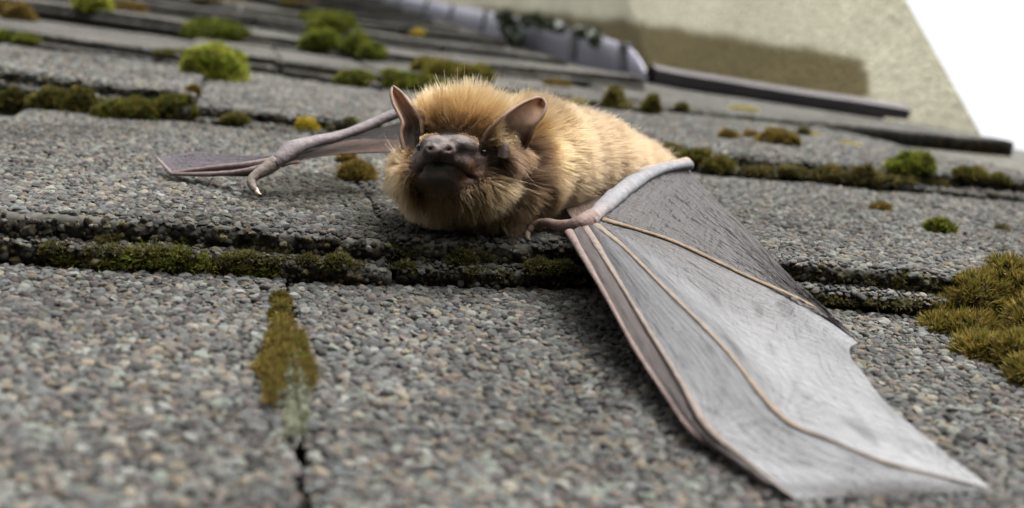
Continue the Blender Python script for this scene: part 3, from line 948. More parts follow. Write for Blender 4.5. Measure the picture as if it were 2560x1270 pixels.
IV, IF = ico_unit(4)
BLOBS = [  # px, py, depth mm, radii right / up / away
    (1165, 380, 170, 8.6, 6.6, 8.0), (1192, 464, 177, 10.8, 7.4, 9.8), (1265, 420, 180, 9.5, 8.6, 9.0), (1330, 402, 186, 9.5, 8.3, 10),
    (1385, 405, 193, 9.5, 8, 10), (1440, 410, 200, 9.3, 7.4, 11), (1490, 417, 206, 8.4, 6.1, 10), (1535, 423, 212, 7.6, 5.0, 9), (1586, 431, 219, 5.6, 3.6, 7),
    # face
    (1118, 400, 163.5, 4.9, 3.7, 5.0), (1084, 361, 160, 2.1, 1.5, 2.6), (1150, 366, 160.8, 2.7, 1.7, 3.2), (1117, 360, 161, 2.6, 1.2, 2.6),
    (1076, 373, 157.6, 1.15, 1.0, 1.2), (1121, 375, 157.6, 1.25, 1.0, 1.2), (1098, 381, 158.2, 2.6, .9, 1.6),
    (1072, 398, 160.5, 1.9, 1.9, 2.6), (1140, 404, 161, 2.5, 2.2, 3.0), (1098, 440, 161.6, 2.9, 1.9, 3.0), (1098, 419, 160.0, 2.2, .7, 1.2),
    (1178, 405, 166, 3.0, 3.0, 4.5), (1185, 450, 167, 4.2, 3.6, 5), (1052, 430, 167, 3.2, 4, 5), (1130, 462, 166, 5, 3, 5),
]
V, Fc, off = [], [], 0
for (x, y, d, a, b, c) in BLOBS:
    V.append((IV*np.array([a, b, c])) @ AX + P(x, y, d)); Fc.append(IF + off); off += len(IV)
tm = bpy.data.meshes.new('tmp'); tm.from_pydata(np.vstack(V).tolist(), [], np.vstack(Fc).tolist())
to = bpy.data.objects.new('tmp', tm); COL.objects.link(to)
rm = to.modifiers.new('r', 'REMESH'); rm.mode = 'VOXEL'; rm.voxel_size = .34
smo = to.modifiers.new('s', 'SMOOTH'); smo.factor = .5; smo.iterations = 5
ev = to.evaluated_get(bpy.context.evaluated_depsgraph_get()).to_mesh()
BV = np.empty(len(ev.vertices)*3); ev.vertices.foreach_get('co', BV); BV = BV.reshape(-1, 3)
ev.calc_loop_triangles()
BT = np.empty(len(ev.loop_triangles)*3, np.int32); ev.loop_triangles.foreach_get('vertices', BT); BT = BT.reshape(-1, 3)
bpy.data.objects.remove(to); bpy.data.meshes.remove(tm)
# keep only the outer shell (largest connected piece)


def vnormals(v, t):
    n = np.cross(v[t[:, 1]] - v[t[:, 0]], v[t[:, 2]] - v[t[:, 0]])
    out = np.zeros_like(v)
    for k in range(3):
        np.add.at(out, t[:, k], n)
    return out/np.maximum(np.linalg.norm(out, axis=1), 1e-9)[:, None]


def polydist(x, y, pl):
    d = np.full(len(x), 1e9)
    for (x0, y0), (x1, y1) in zip(pl[:-1], pl[1:]):
        dx, dy = x1-x0, y1-y0
        t = np.clip(((x-x0)*dx + (y-y0)*dy)/(dx*dx+dy*dy), 0, 1)
        d = np.minimum(d, np.hypot(x - x0 - t*dx, y - y0 - t*dy))
    return d


BN = vnormals(BV, BT)
bx, by, bd = proj(BV)
MOUTH = [(1046, 432), (1054, 420), (1068, 411), (1098, 408), (1130, 412), (1152, 424), (1172, 440), (1190, 448)]
front = ((BN @ fw) < .25) & (bd < 172)
dm = polydist(bx, by, MOUTH)
nl = np.hypot((bx - 1074)/1.0, (by - 372)); nr_ = np.hypot((bx - 1124)/1.2, (by - 373))
eye = np.hypot(bx - 1209, by - 381)
push = .6*np.exp(-(dm/4)**2) + 1.2*np.exp(-(nl/8)**2) + 1.4*np.exp(-(nr_/8.5)**2) + .5*np.exp(-(eye/10)**2)
push += .35*np.exp(-(polydist(bx, by, [(1098, 385), (1100, 405)])/5)**2)
BV = BV - BN*(push*front)[:, None]
BV = BV + BN*(.10*noise(BV, 1.3, 0) + .05*noise(BV, .5, 1))[:, None]*((bd < 172) & (bx < 1215))[:, None]
BN = vnormals(BV, BT)
SKIN = np.tile(np.array([.075, .045, .024]), (len(BV), 1))
fm = smooth(1.2, .8, np.hypot((bx - 1122)/92, (by - 398)/72))*(bd < 173)


def blend(c, w_):
    global SKIN
    SKIN = SKIN*(1-w_[:, None]) + np.array(c)*w_[:, None]


blend((.085, .062, .055), fm)
blend((.088, .072, .067), fm*smooth(1.2, .6, np.hypot((bx - 1118)/66, (by - 350)/20)))
blend((.12, .060, .036), fm*smooth(1.2, .5, np.hypot((bx - 1180)/45, (by - 440)/45)))
blend((.045, .036, .032), front*smooth(1.15, .5, np.hypot((bx - 1098)/40, (by - 396)/11)))
blend((.095, .095, .07), front*smooth(1.15, .6, np.hypot((bx - 1098)/34, (by - 420)/7)))
blend((.052, .040, .031), front*smooth(1.2, .6, np.hypot((bx - 1092)/44, (by - 448)/22)))
blend((.016, .010, .009), front*np.exp(-(dm/3.6)**2))
blend((.12, .028, .02), front*np.exp(-(nr_/7)**2))
blend((.02, .015, .012), front*np.exp(-(nl/6)**2))
blend((.02, .014, .010), front*np.exp(-(eye/14)**2))
SKIN *= .78
BODY = {'v': [BV], 'f': [BT], 'c': [SKIN], 'm': [np.zeros(len(BT), int)], 'n': len(BV)}


def add_body(v, f, c, mi=0):
    v = np.asarray(v, float); f = np.asarray(f)
    if f.shape[1] == 4:
        f = np.vstack([f[:, [0, 1, 2]], f[:, [0, 2, 3]]])
    c = np.asarray(c, float)
    if c.ndim == 1:
        c = np.tile(c, (len(v), 1))
    BODY['v'].append(v); BODY['f'].append(f + BODY['n']); BODY['c'].append(c); BODY['m'].append(np.full(len(f), mi)); BODY['n'] += len(v)


def resample(p, n_):
    """Catmull-Rom through the rows of p"""
    p = np.asarray(p, float)
    q = np.vstack([2*p[0]-p[1], p, 2*p[-1]-p[-2]])
    k = len(p) - 1
    t = np.linspace(0, k, n_); i = np.minimum(t.astype(int), k-1); u = (t - i)[:, None]
    a, b, c, d = q[i], q[i+1], q[i+2], q[i+3]
    return .5*(2*b + (c-a)*u + (2*a-5*b+4*c-d)*u**2 + (3*b-a-3*c+d)*u**3)


def tube(pts, rad, n_=40, seg=12, flat=1.0):
    c = resample(pts, n_); r = resample(np.asarray(rad, float)[:, None], n_)[:, 0].clip(.03)
    r = r*(1 + .07*noise(c, 2.3, 1) + .05*noise(c, .9, 2))
    t = np.gradient(c, axis=0); t /= np.linalg.norm(t, axis=1)[:, None]
    a = np.cross(t, np.array([0, 0, 1.0]) + 1e-4); a /= np.linalg.norm(a, axis=1)[:, None]
    b = np.cross(a, t)
    th = np.linspace(0, 2*np.pi, seg, endpoint=False)
    v = c[:, None] + r[:, None, None]*(a[:, None]*np.cos(th)[:, None] + flat*b[:, None]*np.sin(th)[:, None])
    v = v.reshape(-1, 3)
    f = [(i*seg+j, i*seg+(j+1) % seg, (i+1)*seg+(j+1) % seg, (i+1)*seg+j) for i in range(n_-1) for j in range(seg)]
    v = np.vstack([v, c[0], c[-1]])
    f += [(n_*seg, (j+1) % seg, j, j) for j in range(seg)] + [(n_*seg+1, (n_-1)*seg+j, (n_-1)*seg+(j+1) % seg, (n_-1)*seg+(j+1) % seg) for j in range(seg)]
    f = np.array(f)
    tri = np.vstack([f[:, [0, 1, 2]], f[:, [0, 2, 3]]])
    tri = tri[(tri[:, 0] != tri[:, 1]) & (tri[:, 1] != tri[:, 2]) & (tri[:, 0] != tri[:, 2])]
    return v, tri


def Z(l, dz=0.0):
    return np.array([G(x, y, z + dz) for x, y, z in l])


def D(l):
    return np.array([P(x, y, d) for x, y, d in l])


def coons(c0, c1, e0, e1, nu, nv):
    """c0,c1 run along u; e0,e1 run along v at u=0 and u=1"""
    c0, c1, e0, e1 = resample(c0, nu), resample(c1, nu), resample(e0, nv), resample(e1, nv)
    u = np.linspace(0, 1, nu)[:, None, None]; v = np.linspace(0, 1, nv)[None, :, None]
    S = (1-v)*c0[:, None] + v*c1[:, None] + (1-u)*e0[None] + u*e1[None]
    S = S - ((1-u)*(1-v)*c0[0] + (1-u)*v*c1[0] + u*(1-v)*c0[-1] + u*v*c1[-1])
    return S


# --- arms and fingers of the spread wing
GREYARM = (.108, .111, .120)
FARM = Z([(1716, 410, 15.5), (1660, 421, 15.5), (1600, 446, 15), (1545, 486, 14.5), (1498, 528, 13.7), (1466, 553, 13)])
v, f = tube(FARM, [1.55, 1.3, 1.55, 1.75, 1.35, 1.5], 60, 18, .66)
gr_ = np.append(np.repeat(np.linspace(0, 1, 60), 18), [0, 1])
gw_ = (smooth(.6, .98, gr_) + .22*noise(v, 2.2, 1)).clip(0, 1)[:, None]
add_body(v, f, np.array(GREYARM)*(1 - gw_) + np.array([.135, .108, .10])*gw_)
add_body(IV*np.array([1.6, 1.9, 1.1]) + G(1470, 553, 12.7), IF, (.128, .102, .094))
v, f = tube(np.vstack([P(1415, 470, 186), P(1500, 452, 190), P(1600, 432, 196), FARM[0]]), [2.0, 1.4, 1.1, 1.3], 40, 12)
add_body(v, f, (.16, .125, .10))
for (x, y, z, r) in ((1717, 433, 13.5, .75), (1718, 459, 12, .6), (1722, 414, 15, 1.0)):
    add_body(IV*r + G(x, y, z), IF, (.14, .12, .12) if r < .9 else GREYARM)
v, f = tube(Z([(1478, 548, 13), (1448, 562, 12.6), (1405, 566, 11.6), (1365, 557, 10.6), (1338, 562, 9.8), (1322, 578, 8.8)]), [1.5, 1.35, .95, .75, .7, .55], 40, 12)
add_body(v, f, (.105, .068, .057))
LEAD = [(1424, 580, 12), (1518, 744, 8.6), (1588, 870, 6.4), (1672, 997, 4.6), (1728, 1074, 3.9), (1812, 1137, 3.2), (1911, 1207, 2.7), (1981, 1249, 2.4)]
D3 = [(1460, 560, 12.6), (1540, 690, 10), (1616, 814, 8), (1700, 950, 6.2), (1770, 1067, 4.8), (1880, 1160, 3.6), (1988, 1249, 2.5)]
D4 = [(1488, 562, 12.6), (1560, 618, 11.4), (1658, 716, 9.8), (1806, 864, 7.4), (1953, 1039, 5.0), (2080, 1100, 4.2), (2212, 1154, 3.4), (2350, 1190, 2.9), (2478, 1221, 2.5)]
D5 = [(1505, 550, 12.8), (1600, 576, 12.4), (1700, 611, 11.6), (1862, 688, 9.8), (1995, 748, 8), (2072, 793, 6.6), (2149, 857, 5.0)]
v, f = tube(Z(LEAD), [.7, .36, .3, .28, .34, .24, .2, .12], 60, 10, .7); add_body(v, f, (.10, .072, .063))
v, f = tube(Z(D3, .10), [.75, .34, .28, .27, .46, .22, .13], 70, 10, .45); add_body(v, f, (.105, .082, .068))
v, f = tube(Z(D4, .10), [.75, .4, .31, .28, .46, .2, .27, .16, .09], 70, 10, .45); add_body(v, f, (.110, .084, .060))
v, f = tube(Z(D5, .10), [.75, .52, .46, .42, .5, .25, .12], 70, 10, .6); add_body(v, f, (.118, .082, .048))
# --- folded wing: forearm, wrist, thumb, finger bundle
FARM2 = D([(1075, 258, 204), (980, 288, 202), (905, 320, 199), (840, 342, 196), (785, 354, 193), (735, 370, 190), (705, 392, 188), (685, 410, 187)])
v, f = tube(FARM2, [1.1, 1.15, 1.15, 1.2, 1.45, 1.75, 1.6, 1.1], 60, 14, .8)
add_body(v, f, np.array((.105, .088, .092)))
v, f = tube(D([(690, 405, 187.5), (664, 424, 186.5), (640, 438, 185.5), (628, 452, 184.8), (632, 468, 184.2), (640, 478, 183.8)]), [1.3, 1.05, .9, .8, .62, .45], 36, 12)
add_body(v, f, (.11, .09, .078))
for pl, r_ in (([(690, 408, 188), (600, 414, 191), (500, 424, 195), (428, 434, 197)], [1.1, .55, .5, .35]), ([(680, 418, 187), (600, 430, 189), (520, 436, 192), (428, 435, 196.5)], [.9, .5, .45, .3]),
               ([(428, 434, 197), (408, 412, 201), (392, 394, 205)], [.35, .3, .2]), ([(745, 404, 190), (700, 412, 187.5), (672, 420, 186.4)], [.3, .4, .3])):
    v, f = tube(D(pl), r_, 30, 8); add_body(v, f, (.12, .09, .085))


# --- ears
def ear(lead, trail, base, cup, col0, col1, rim):
    c0, c1 = D(lead), D(trail)
    nu, nv = 34, 18
    e0 = D([lead[0], base, trail[0]])
    S = coons(c0, c1, e0, np.vstack([c0[-1], (c0[-1]+c1[-1])/2, c1[-1]]), nu, nv)
    u = np.linspace(0, 1, nu)[:, None]; vv = np.linspace(0, 1, nv)[None]
    S = S + fw*(cup*np.sin(np.pi*vv)*(1 - .75*u)*smooth(-.1, .25, u))[..., None]
    N_ = nu*nv
    a = S.reshape(-1, 3); b = (S + fw*.32).reshape(-1, 3)
    f = grid_faces(nu, nv) + grid_faces(nu, nv, N_, True)
    cc = np.array(col0)*(1-u[..., None]**1.6) + np.array(col1)*u[..., None]**1.6 + 0*vv[..., None]
    cc = cc.reshape(-1, 3)
    add_body(np.vstack([a, b]), np.array(f), np.vstack([cc, cc]), 1)
    edge = np.vstack([S[:, 0], S[-1, 1:-1], S[::-1, -1]])
    v_, f_ = tube(edge[::2], np.interp(np.linspace(0, 1, len(edge[::2])), [0, .5, 1], [.34, .26, .34]), 90, 8)
    add_body(v_, f_, rim, 1)


ear([(1204, 356, 162.5), (1222, 322, 162.2), (1260, 289, 163), (1300, 261, 165), (1336, 246, 167), (1350, 245, 168)],
    [(1296, 396, 171), (1322, 352, 167.5), (1336, 314, 166.5), (1356, 288, 166.8), (1365, 264, 167.5), (1357, 248, 168)],
    (1250, 390, 164.5), 4.2, (.03, .019, .014), (.78, .50, .33), (.24, .155, .11))
ear([(1010, 374, 165), (1002, 335, 165.5), (1007, 310, 166), (997, 285, 167), (985, 262, 168), (978, 234, 169), (981, 219, 170)],
    [(1056, 345, 164), (1054, 306, 165), (1043, 283, 166), (1023, 257, 167.5), (1009, 238, 168.5), (994, 224, 169.5), (984, 217, 170)],
    (1038, 368, 165), 2.6, (.04, .026, .018), (.62, .38, .25), (.22, .145, .105))
TR = coons(D([(1243, 392, 162.5), (1248, 365, 162.6), (1256, 346, 163.4)]), D([(1276, 392, 162.5), (1272, 365, 162.6), (1264, 346, 163.4)]), D([(1243, 392, 162.5), (1260, 394, 162), (1276, 392, 162.5)]), D([(1256, 346, 163.4), (1260, 343, 163.4), (1264, 346, 163.4)]), 12, 7)
add_body(np.vstack([TR.reshape(-1, 3), (TR + fw*.5).reshape(-1, 3)]), np.array(grid_faces(12, 7) + grid_faces(12, 7, 84, True)), (.07, .05, .04), 1)

ORG = G(1250, 600, 7)
bat = empty('bat', ORG, 'golden brown furry bat with one wing spread, crawling on the shingles', 'bat')
body = build('body', np.vstack(BODY['v']), np.vstack(BODY['f']), [M_SKIN, M_EAR], bat, ORG, col=np.vstack(BODY['c']), midx=np.concatenate(BODY['m']))
body['label'] = 'dark bare face, ears, grey arms and long fingers'


# --- wing membranes
def membrane_material():
    mm, nt, bs, new, ln = mat('wing_membrane')
    at = new('ShaderNodeAttribute'); at.attribute_name = 'col'
    uv = new('ShaderNodeAttribute'); uv.attribute_name = 'wuv'
    tc = new('ShaderNodeTexCoord')
    # fine elastic ribs across the membrane (u), crinkles (object space)
    mp = new('ShaderNodeMapping'); mp.inputs['Scale'].default_value = (16, 52, 1); ln(uv.outputs['Vector'], mp.inputs[0])
    n1_ = new('ShaderNodeTexNoise'); n1_.inputs['Scale'].default_value = 1.0; n1_.inputs['Detail'].default_value = 4; n1_.inputs['Distortion'].default_value = .6
    ln(mp.outputs[0], n1_.inputs['Vector'])
    mp2 = new('ShaderNodeMapping'); mp2.inputs['Scale'].default_value = (60, 7, 1); ln(uv.outputs['Vector'], mp2.inputs[0])
    n3_ = new('ShaderNodeTexNoise'); n3_.inputs['Scale'].default_value = 1.0; n3_.inputs['Detail'].default_value = 3; n3_.inputs['Distortion'].default_value = .4
    ln(mp2.outputs[0], n3_.inputs['Vector'])
    n2_ = new('ShaderNodeTexNoise'); n2_.inputs['Scale'].default_value = 1500; n2_.inputs['Detail'].default_value = 4
    ln(tc.outputs['Object'], n2_.inputs['Vector'])
    rr = ramp(nt, [(.28, (.80, .79, .785)), (.5, (.97, .97, .97)), (.72, (1.10, 1.10, 1.11))]); ln(n1_.outputs[0], rr.inputs[0])
    mx = new('ShaderNodeMix'); mx.data_type = 'RGBA'; mx.blend_type = 'MULTIPLY'; mx.inputs[0].default_value = .8
    ln(at.outputs['Color'], mx.inputs[6]); ln(rr.outputs[0], mx.inputs[7])
    ln(mx.outputs[2], bs.inputs['Base Color'])
    bs.inputs['Roughness'].default_value = .55
    bs.inputs['Specular IOR Level'].default_value = .35
    ad = new('ShaderNodeMath'); ad.operation = 'ADD'; ln(n1_.outputs[0], ad.inputs[0])
    ml = new('ShaderNodeMath'); ml.operation = 'MULTIPLY'; ml.inputs[1].default_value = .6; ln(n3_.outputs[0], ml.inputs[0]); ln(ml.outputs[0], ad.inputs[1])
    a2 = new('ShaderNodeMath'); a2.operation = 'MULTIPLY_ADD'; a2.inputs[1].default_value = .35; ln(n2_.outputs[0], a2.inputs[0]); ln(ad.outputs[0], a2.inputs[2])
    bp = new('ShaderNodeBump'); bp.inputs['Strength'].default_value = 1.0; bp.inputs['Distance'].default_value = .0009
    ln(a2.outputs[0], bp.inputs['Height']); ln(bp.outputs[0], bs.inputs['Normal'])
    tr = new('ShaderNodeBsdfTranslucent'); ln(mx.outputs[2], tr.inputs[0])
    ms = new('ShaderNodeMixShader'); ms.inputs[0].default_value = .22
    ln(bs.outputs[0], ms.inputs[1]); ln(tr.outputs[0], ms.inputs[2]); ln(ms.outputs[0], nt.nodes['Material Output'].inputs[0])
    return mm


M_MEM = membrane_material()


def wing(label, panels):
    V, Fq, C, UV, off = [], [], [], [], 0
    for S, col, sag, crinkle, uo, *fr in panels:
        fu, fv = fr if fr else (26, 70)
        nu, nv = S.shape[:2]
        u = np.linspace(0, 1, nu)[:, None]; v = np.linspace(0, 1, nv)[None]
        S = S.copy()
        S[..., 2] -= sag*np.sin(np.pi*v)*np.sin(np.pi*np.clip(u*1.1, 0, 1))
        q = S.reshape(-1, 3)
        w_ = (np.sin(np.pi*v)**.5*np.sin(np.pi*np.clip(u, 0, 1))**.4).ravel()
        if crinkle:
            a_ = np.column_stack([(u*fu + 0*v).ravel() + uo, (v*fv + 0*u).ravel(), np.zeros(nu*nv)])
            q = q + np.array([0, 0, 1.])*(crinkle*w_*(noise(a_, 6, 0) + .6*noise(a_, 2.4, 1)))[:, None]
        if S is not None:
            sz = surf(q) + .45
            lowm = q[:, 2] < sz
            q[lowm, 2] = np.minimum(sz[lowm], q[lowm, 2] + 3)
        V.append(q); Fq += grid_faces(nu, nv, off); off += nu*nv
        c = np.array(col(u, v) if callable(col) else np.broadcast_to(col, (nu, nv, 3)), float).reshape(-1, 3)
        # mottling, fine cross bands and the creases that fan out from the finger joints
        uf, vf = (u + 0*v).ravel(), (v + 0*u).ravel()
        b3 = np.column_stack([uf*46 + uo, vf*6, 0*uf]); b4 = np.column_stack([uf*7 + uo, vf*5, 0*uf + 3])
        band = smooth(.1, .9, noise(b3, 1.0, 3))*smooth(-.1, .8, noise(b4, 1.0, 2))
        c = c*(1 - .42*band + .10*noise(b4, 2.0, 0))[:, None]
        jx, jy, _d = proj(q)
        for (ax_, ay_, rr_) in ((1772, 1064, 120), (1955, 1037, 110), (1990, 750, 60), (2350, 1195, 160), (1500, 570, 70)):
            rj = np.hypot(jx - ax_, jy - ay_); th_ = np.arctan2(jy - ay_, jx - ax_)
            cre = np.exp(-(rj/rr_)**2)*smooth(.25, 1, np.sin(th_*17 + 3*np.sin(th_*3) + rj*.02))*smooth(4, 22, rj)
            c = c*(1 - .26*cre)[:, None]
            q[:, 2] -= .12*cre
        C.append(c)
        UV.append(np.column_stack([(u + 0*v).ravel() + uo, (v + 0*u).ravel() + uo*1.7, np.zeros(nu*nv)]))
    o = build('wing_membrane', np.vstack(V), np.array(Fq), M_MEM, bat, ORG, col=np.vstack(C), vec=np.vstack(UV))
    sdm = o.modifiers.new('thickness', 'SOLIDIFY'); sdm.thickness = .00018
    o['label'] = label
    return o


def mixc(a, b, w_):
    w_ = np.asarray(w_)[..., None]
    return np.array(a)*(1-w_) + np.array(b)*w_


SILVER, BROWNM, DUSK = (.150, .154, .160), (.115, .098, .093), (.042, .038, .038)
z3 = Z
pA = coons(z3(LEAD), z3(D3), z3([LEAD[0], (1442, 570, 12.7), D3[0]]), z3([LEAD[-1], (1984, 1249, 2.8), D3[-1]]), 70, 14)
pB = coons(z3(D3), z3(D4), z3([D3[0], (1474, 561, 13), D4[0]]), z3([D3[-1], (2086, 1245, 2.4), (2184, 1239, 2.4), (2282, 1236, 2.45), (2380, 1232, 2.5), D4[-1]]), 150, 80)
pC = coons(z3(D4), z3(D5), z3([D4[0], (1496, 556, 13), D5[0]]), z3([D4[-1], (2400, 1160, 2.6), (2345, 1116, 3), (2219, 1011, 3.6), (2160, 935, 4.2), (2128, 895, 4.8), (2126, 868, 5.3), D5[-1]]), 150, 100)
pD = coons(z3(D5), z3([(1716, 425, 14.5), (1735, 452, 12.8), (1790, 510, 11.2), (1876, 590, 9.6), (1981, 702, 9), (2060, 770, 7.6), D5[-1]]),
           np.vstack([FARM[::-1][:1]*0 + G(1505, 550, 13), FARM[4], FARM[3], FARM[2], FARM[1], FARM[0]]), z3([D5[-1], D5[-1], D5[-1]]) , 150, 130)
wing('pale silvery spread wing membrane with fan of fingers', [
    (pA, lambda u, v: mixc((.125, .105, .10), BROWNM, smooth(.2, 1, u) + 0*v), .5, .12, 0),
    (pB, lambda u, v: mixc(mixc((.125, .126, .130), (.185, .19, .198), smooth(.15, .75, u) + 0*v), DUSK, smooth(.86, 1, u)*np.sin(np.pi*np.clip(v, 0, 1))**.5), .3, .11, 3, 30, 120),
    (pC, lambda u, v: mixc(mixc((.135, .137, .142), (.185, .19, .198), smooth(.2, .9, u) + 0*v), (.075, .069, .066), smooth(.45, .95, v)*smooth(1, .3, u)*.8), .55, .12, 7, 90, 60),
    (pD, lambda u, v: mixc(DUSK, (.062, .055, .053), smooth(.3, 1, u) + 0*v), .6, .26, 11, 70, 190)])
# membrane between upper arm and forearm, deep in shade
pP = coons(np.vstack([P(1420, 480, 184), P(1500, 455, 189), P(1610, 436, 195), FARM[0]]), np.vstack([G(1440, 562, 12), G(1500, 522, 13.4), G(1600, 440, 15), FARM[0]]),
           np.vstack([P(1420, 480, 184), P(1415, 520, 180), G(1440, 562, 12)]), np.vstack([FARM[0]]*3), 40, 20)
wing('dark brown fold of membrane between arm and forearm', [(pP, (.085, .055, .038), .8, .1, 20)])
# folded wing
T_ = D([(700, 388, 189), (640, 390, 192), (560, 386, 197), (490, 379, 202), (430, 388, 205), (392, 394, 205)])
M_ = D([(690, 408, 188), (600, 414, 191), (500, 424, 195), (450, 431, 196.5), (428, 434, 197)])
B_ = D([(680, 418, 187), (640, 436, 187.5), (600, 439, 189), (520, 437, 192), (428, 435, 196.6)])
pF = coons(T_, M_, np.vstack([T_[0], (T_[0]+M_[0])/2, M_[0]]), D([(392, 394, 205), (408, 412, 201), (428, 434, 197)]), 60, 20)
pG = coons(M_, B_, np.vstack([M_[0], (M_[0]+B_[0])/2, B_[0]]), np.vstack([M_[-1], (M_[-1]+B_[-1])/2, B_[-1]]), 50, 10)
U1 = D([(705, 408, 188.5), (773, 384, 194), (876, 352, 201), (1010, 352, 206)])
U2 = D([(705, 420, 187.5), (757, 400, 191), (856, 386, 196), (1010, 380, 201)])
pH = coons(U1, U2, np.vstack([U1[0], (U1[0]+U2[0])/2, U2[0]]), np.vstack([U1[-1], (U1[-1]+U2[-1])/2, U2[-1]]), 50, 12)
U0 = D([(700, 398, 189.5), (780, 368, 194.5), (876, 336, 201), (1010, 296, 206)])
pI = coons(U0, U1, np.vstack([U0[0], (U0[0]+U1[0])/2, U1[0]]), np.vstack([U0[-1], (U0[-1]+U1[-1])/2, U1[-1]]) + fw*3, 50, 14)  # dark panel puts the shadow inside the folded wing into colour
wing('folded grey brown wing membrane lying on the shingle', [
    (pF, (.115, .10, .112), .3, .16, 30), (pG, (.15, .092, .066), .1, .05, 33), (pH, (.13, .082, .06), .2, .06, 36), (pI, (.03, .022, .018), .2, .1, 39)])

# --- eyes and claws
from mathutils.bvhtree import BVHTree
bvh = BVHTree.FromPolygons(BV.tolist(), BT.tolist())
M_EYE = plain('wet_black_eye', (.006, .005, .005), .2, 0, None, spec=.6)
for (x, y) in ((1209, 381), (1050, 368)):
    h = bvh.ray_cast(Vector(CAM), Vector(ray(x, y)))
    c = np.array(h[0]) + fw*.15
    build('eye', IV*.6 + c, IF, M_EYE, bat, ORG)
M_CLAW = plain('horn_claw', (.42, .33, .25), .35, 0, 900, .25)
for pl in (Z([(1323, 576, 8.9), (1319, 588, 8.2), (1321, 597, 7.7), (1328, 601, 7.4)]), D([(638, 474, 184), (645, 483, 183.7), (654, 486, 183.6)])):
    v, f = tube(pl, [.52, .42, .25, .05][:len(pl)] if len(pl) == 4 else [.5, .32, .05], 20, 8)
    build('claw', v, f, M_CLAW, bat, ORG)


# --- fur
def fur_points(n_):
    t = BT
    a = BV[t[:, 0]]; b = BV[t[:, 1]]; c = BV[t[:, 2]]
    ar = np.linalg.norm(np.cross(b-a, c-a), axis=1)
    i = RNG.choice(len(t), n_, p=ar/ar.sum())
    r1 = np.sqrt(RNG.uniform(size=n_))[:, None]; r2 = RNG.uniform(size=n_)[:, None]
    p = (1-r1)*a[i] + r1*(1-r2)*b[i] + r1*r2*c[i]
    nn_ = (BN[t[i, 0]] + BN[t[i, 1]] + BN[t[i, 2]]); nn_ /= np.linalg.norm(nn_, axis=1)[:, None]
    return p, nn_


EAX = P(1590, 425, 220) - P(1165, 380, 170); EAX /= np.linalg.norm(EAX)


def fur_field(p, nrm):
    x, y, d = proj(p)
    tb = ((p - P(1165, 380, 170)) @ EAX)/66.0
    head = smooth(.34, .10, tb)
    nu_ = nrm @ up
    below = smooth(.25, -.6, nu_)
    face = np.minimum(np.hypot((x - 1122)/88, (y - 402)/66), np.hypot((x - 1098)/58, (y - 445)/42))
    face = np.where(d > 174, 9, face)
    L = 4.6*head*smooth(.97, 1.55, face) + (1-head)*3.9
    L = np.where(face < .97, 0, L*(1 - .25*below*head))
    earz = np.maximum(smooth(1.1, .6, np.hypot((x - 1278)/56, (y - 338)/46)), smooth(1.1, .6, np.hypot((x - 1030)/34, (y - 335)/44)))*(d < 176)
    earz = np.maximum(earz, 1.1*smooth(1.3, .7, np.hypot((x - 1207)/22, (y - 381)/18)))
    earz = np.maximum(earz, .8*smooth(1.2, .7, np.hypot((x - 1058)/30, (y - 338)/18)))
    L = L*(1 - .75*earz)
    L = L*(1 + (.08 + .12*head)*noise(p, 3, 2))
    crest = head*smooth(.2, .9, nu_)
    kn = .6 + .5*crest - .12*(1-head)
    dirn = nrm*kn[:, None] + EAX*(.55 + .35*(1-head) - .15*crest)[:, None] - up*(.75*below*head + .12)[:, None] + up*(.35*crest)[:, None]
    dirn = dirn + (.15 + .16*head)[:, None]*np.column_stack([noise(p, 3.2, 0), noise(p, 3.2, 1), noise(p, 3.2, 3)])
    dirn /= np.linalg.norm(dirn, axis=1)[:, None]
    # coat colour
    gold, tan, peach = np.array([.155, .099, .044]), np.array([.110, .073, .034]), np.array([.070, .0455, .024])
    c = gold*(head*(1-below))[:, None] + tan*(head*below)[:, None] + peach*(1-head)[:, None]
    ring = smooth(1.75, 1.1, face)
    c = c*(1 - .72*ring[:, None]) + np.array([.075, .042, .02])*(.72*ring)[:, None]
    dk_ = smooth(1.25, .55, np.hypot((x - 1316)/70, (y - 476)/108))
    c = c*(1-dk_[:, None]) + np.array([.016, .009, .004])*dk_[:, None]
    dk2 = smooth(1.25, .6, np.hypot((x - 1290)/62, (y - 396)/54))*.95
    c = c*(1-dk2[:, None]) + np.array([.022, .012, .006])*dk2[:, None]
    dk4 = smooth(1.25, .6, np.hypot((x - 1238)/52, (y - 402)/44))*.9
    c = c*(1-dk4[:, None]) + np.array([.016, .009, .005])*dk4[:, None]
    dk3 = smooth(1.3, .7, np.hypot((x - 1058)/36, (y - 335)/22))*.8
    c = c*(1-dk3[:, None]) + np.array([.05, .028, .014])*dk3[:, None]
    return L, dirn, c, face


NF = 150000
p, nrm = fur_points(NF)
L, dirn, colr, face = fur_field(p, nrm)
shortm = (L <= .01) & (face < .97) & (face > .25) & (RNG.uniform(size=NF) < .0)
L = np.where(shortm, RNG.uniform(.25, .6, NF), L*RNG.uniform(.6, 1.2, NF))
colr[shortm] = np.array([.05, .03, .02])
long_ = RNG.uniform(size=NF) < .022
L = np.where(long_ & ~shortm, L*1.45, L)
ok = L > .12
p, nrm, L, dirn, colr = p[ok], nrm[ok], L[ok], dirn[ok], colr[ok]
gpnt, gn = fur_points(8000)
gL, gD, _, gface = fur_field(gpnt, gn)
kd = kdtree.KDTree(len(gpnt))
for i, q in enumerate(gpnt):
    kd.insert(q, i)
kd.balance()
gi_ = np.array([kd.find(q)[1] for q in p])
NP = 6
tt = np.linspace(0, 1, NP)
d1 = nrm*.8 + dirn*.5; d1 /= np.linalg.norm(d1, axis=1)[:, None]
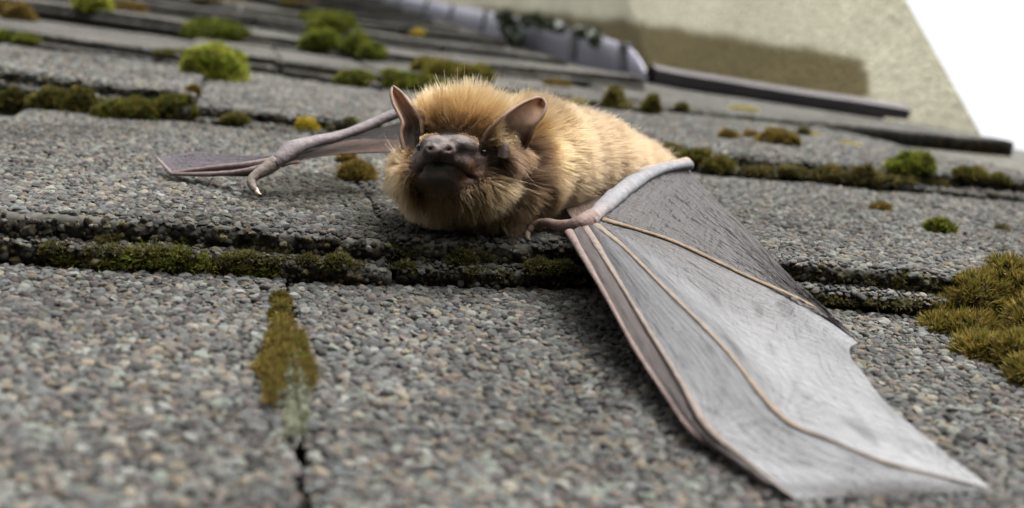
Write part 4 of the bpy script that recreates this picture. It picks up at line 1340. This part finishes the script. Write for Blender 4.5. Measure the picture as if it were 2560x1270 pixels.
d2 = dirn + RNG.normal(0, .27, dirn.shape); d2 /= np.linalg.norm(d2, axis=1)[:, None]
pts = p[:, None] + L[:, None, None]*(d1[:, None]*(tt - tt**2/2)[None, :, None] + d2[:, None]*(tt**2/2)[None, :, None])
gd1 = gn*.8 + gD*.5; gd1 /= np.linalg.norm(gd1, axis=1)[:, None]
gpts = gpnt[:, None] + gL[:, None, None]*(gd1[:, None]*(tt - tt**2/2)[None, :, None] + gD[:, None]*(tt**2/2)[None, :, None])
cl = (RNG.uniform(.1, .55, len(p))*(L > 1.5))[:, None, None]*(tt**1.5)[None, :, None]
near_ok = ((np.linalg.norm(gpnt[gi_] - p, axis=1) < 2.0) & (np.abs(gL[gi_] - L) < .4*L) & (gface[gi_] > 1.0))[:, None, None]
pts = pts + (gpts[gi_] - pts)*cl*near_ok
pts = pts + np.cumsum(RNG.normal(0, .018, pts.shape), axis=1)*L[:, None, None]*.5
# whiskers
pts[:, :, 2] = np.maximum(pts[:, :, 2], 2.0)
hc = bpy.data.hair_curves.new('fur')
hc.add_curves([NP]*len(p))
hc.points.foreach_set('position', ((pts - ORG)*.001).astype(np.float32).ravel())
ra = hc.attributes.get('radius') or hc.attributes.new('radius', 'FLOAT', 'POINT')
rad = np.tile(np.array([.031, .031, .029, .025, .017, .005]), len(p))*.001
ra.data.foreach_set('value', rad.astype(np.float32))
tipw = np.array([.34, .50, .78, 1.0, 1.12, 1.15])
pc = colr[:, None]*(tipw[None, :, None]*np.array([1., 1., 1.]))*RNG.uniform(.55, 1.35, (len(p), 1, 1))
pc = np.clip(pc, 0, .9)
ca = hc.attributes.new('col', 'FLOAT_COLOR', 'POINT')
ca.data.foreach_set('color', np.concatenate([pc, np.ones((len(p), NP, 1))], 2).astype(np.float32).ravel())
mm, nt, bs, new, ln = mat('bat_fur')
at = new('ShaderNodeAttribute'); at.attribute_name = 'col'
hb = new('ShaderNodeBsdfHairPrincipled'); hb.parametrization = 'COLOR'
ln(at.outputs['Color'], hb.inputs['Color'])
hb.inputs['IOR'].default_value = 1.28; hb.inputs['Roughness'].default_value = .5; hb.inputs['Radial Roughness'].default_value = .75; hb.inputs['Coat'].default_value = .0 if 'Coat' in hb.inputs else 0
ln(hb.outputs[0], nt.nodes['Material Output'].inputs[0])
hc.materials.append(mm)
fur = bpy.data.objects.new('fur', hc)
COL.objects.link(fur)
fur.parent = bat
fur['label'] = 'thick golden brown fur, darker round the face and neck'
print('fur', len(p))
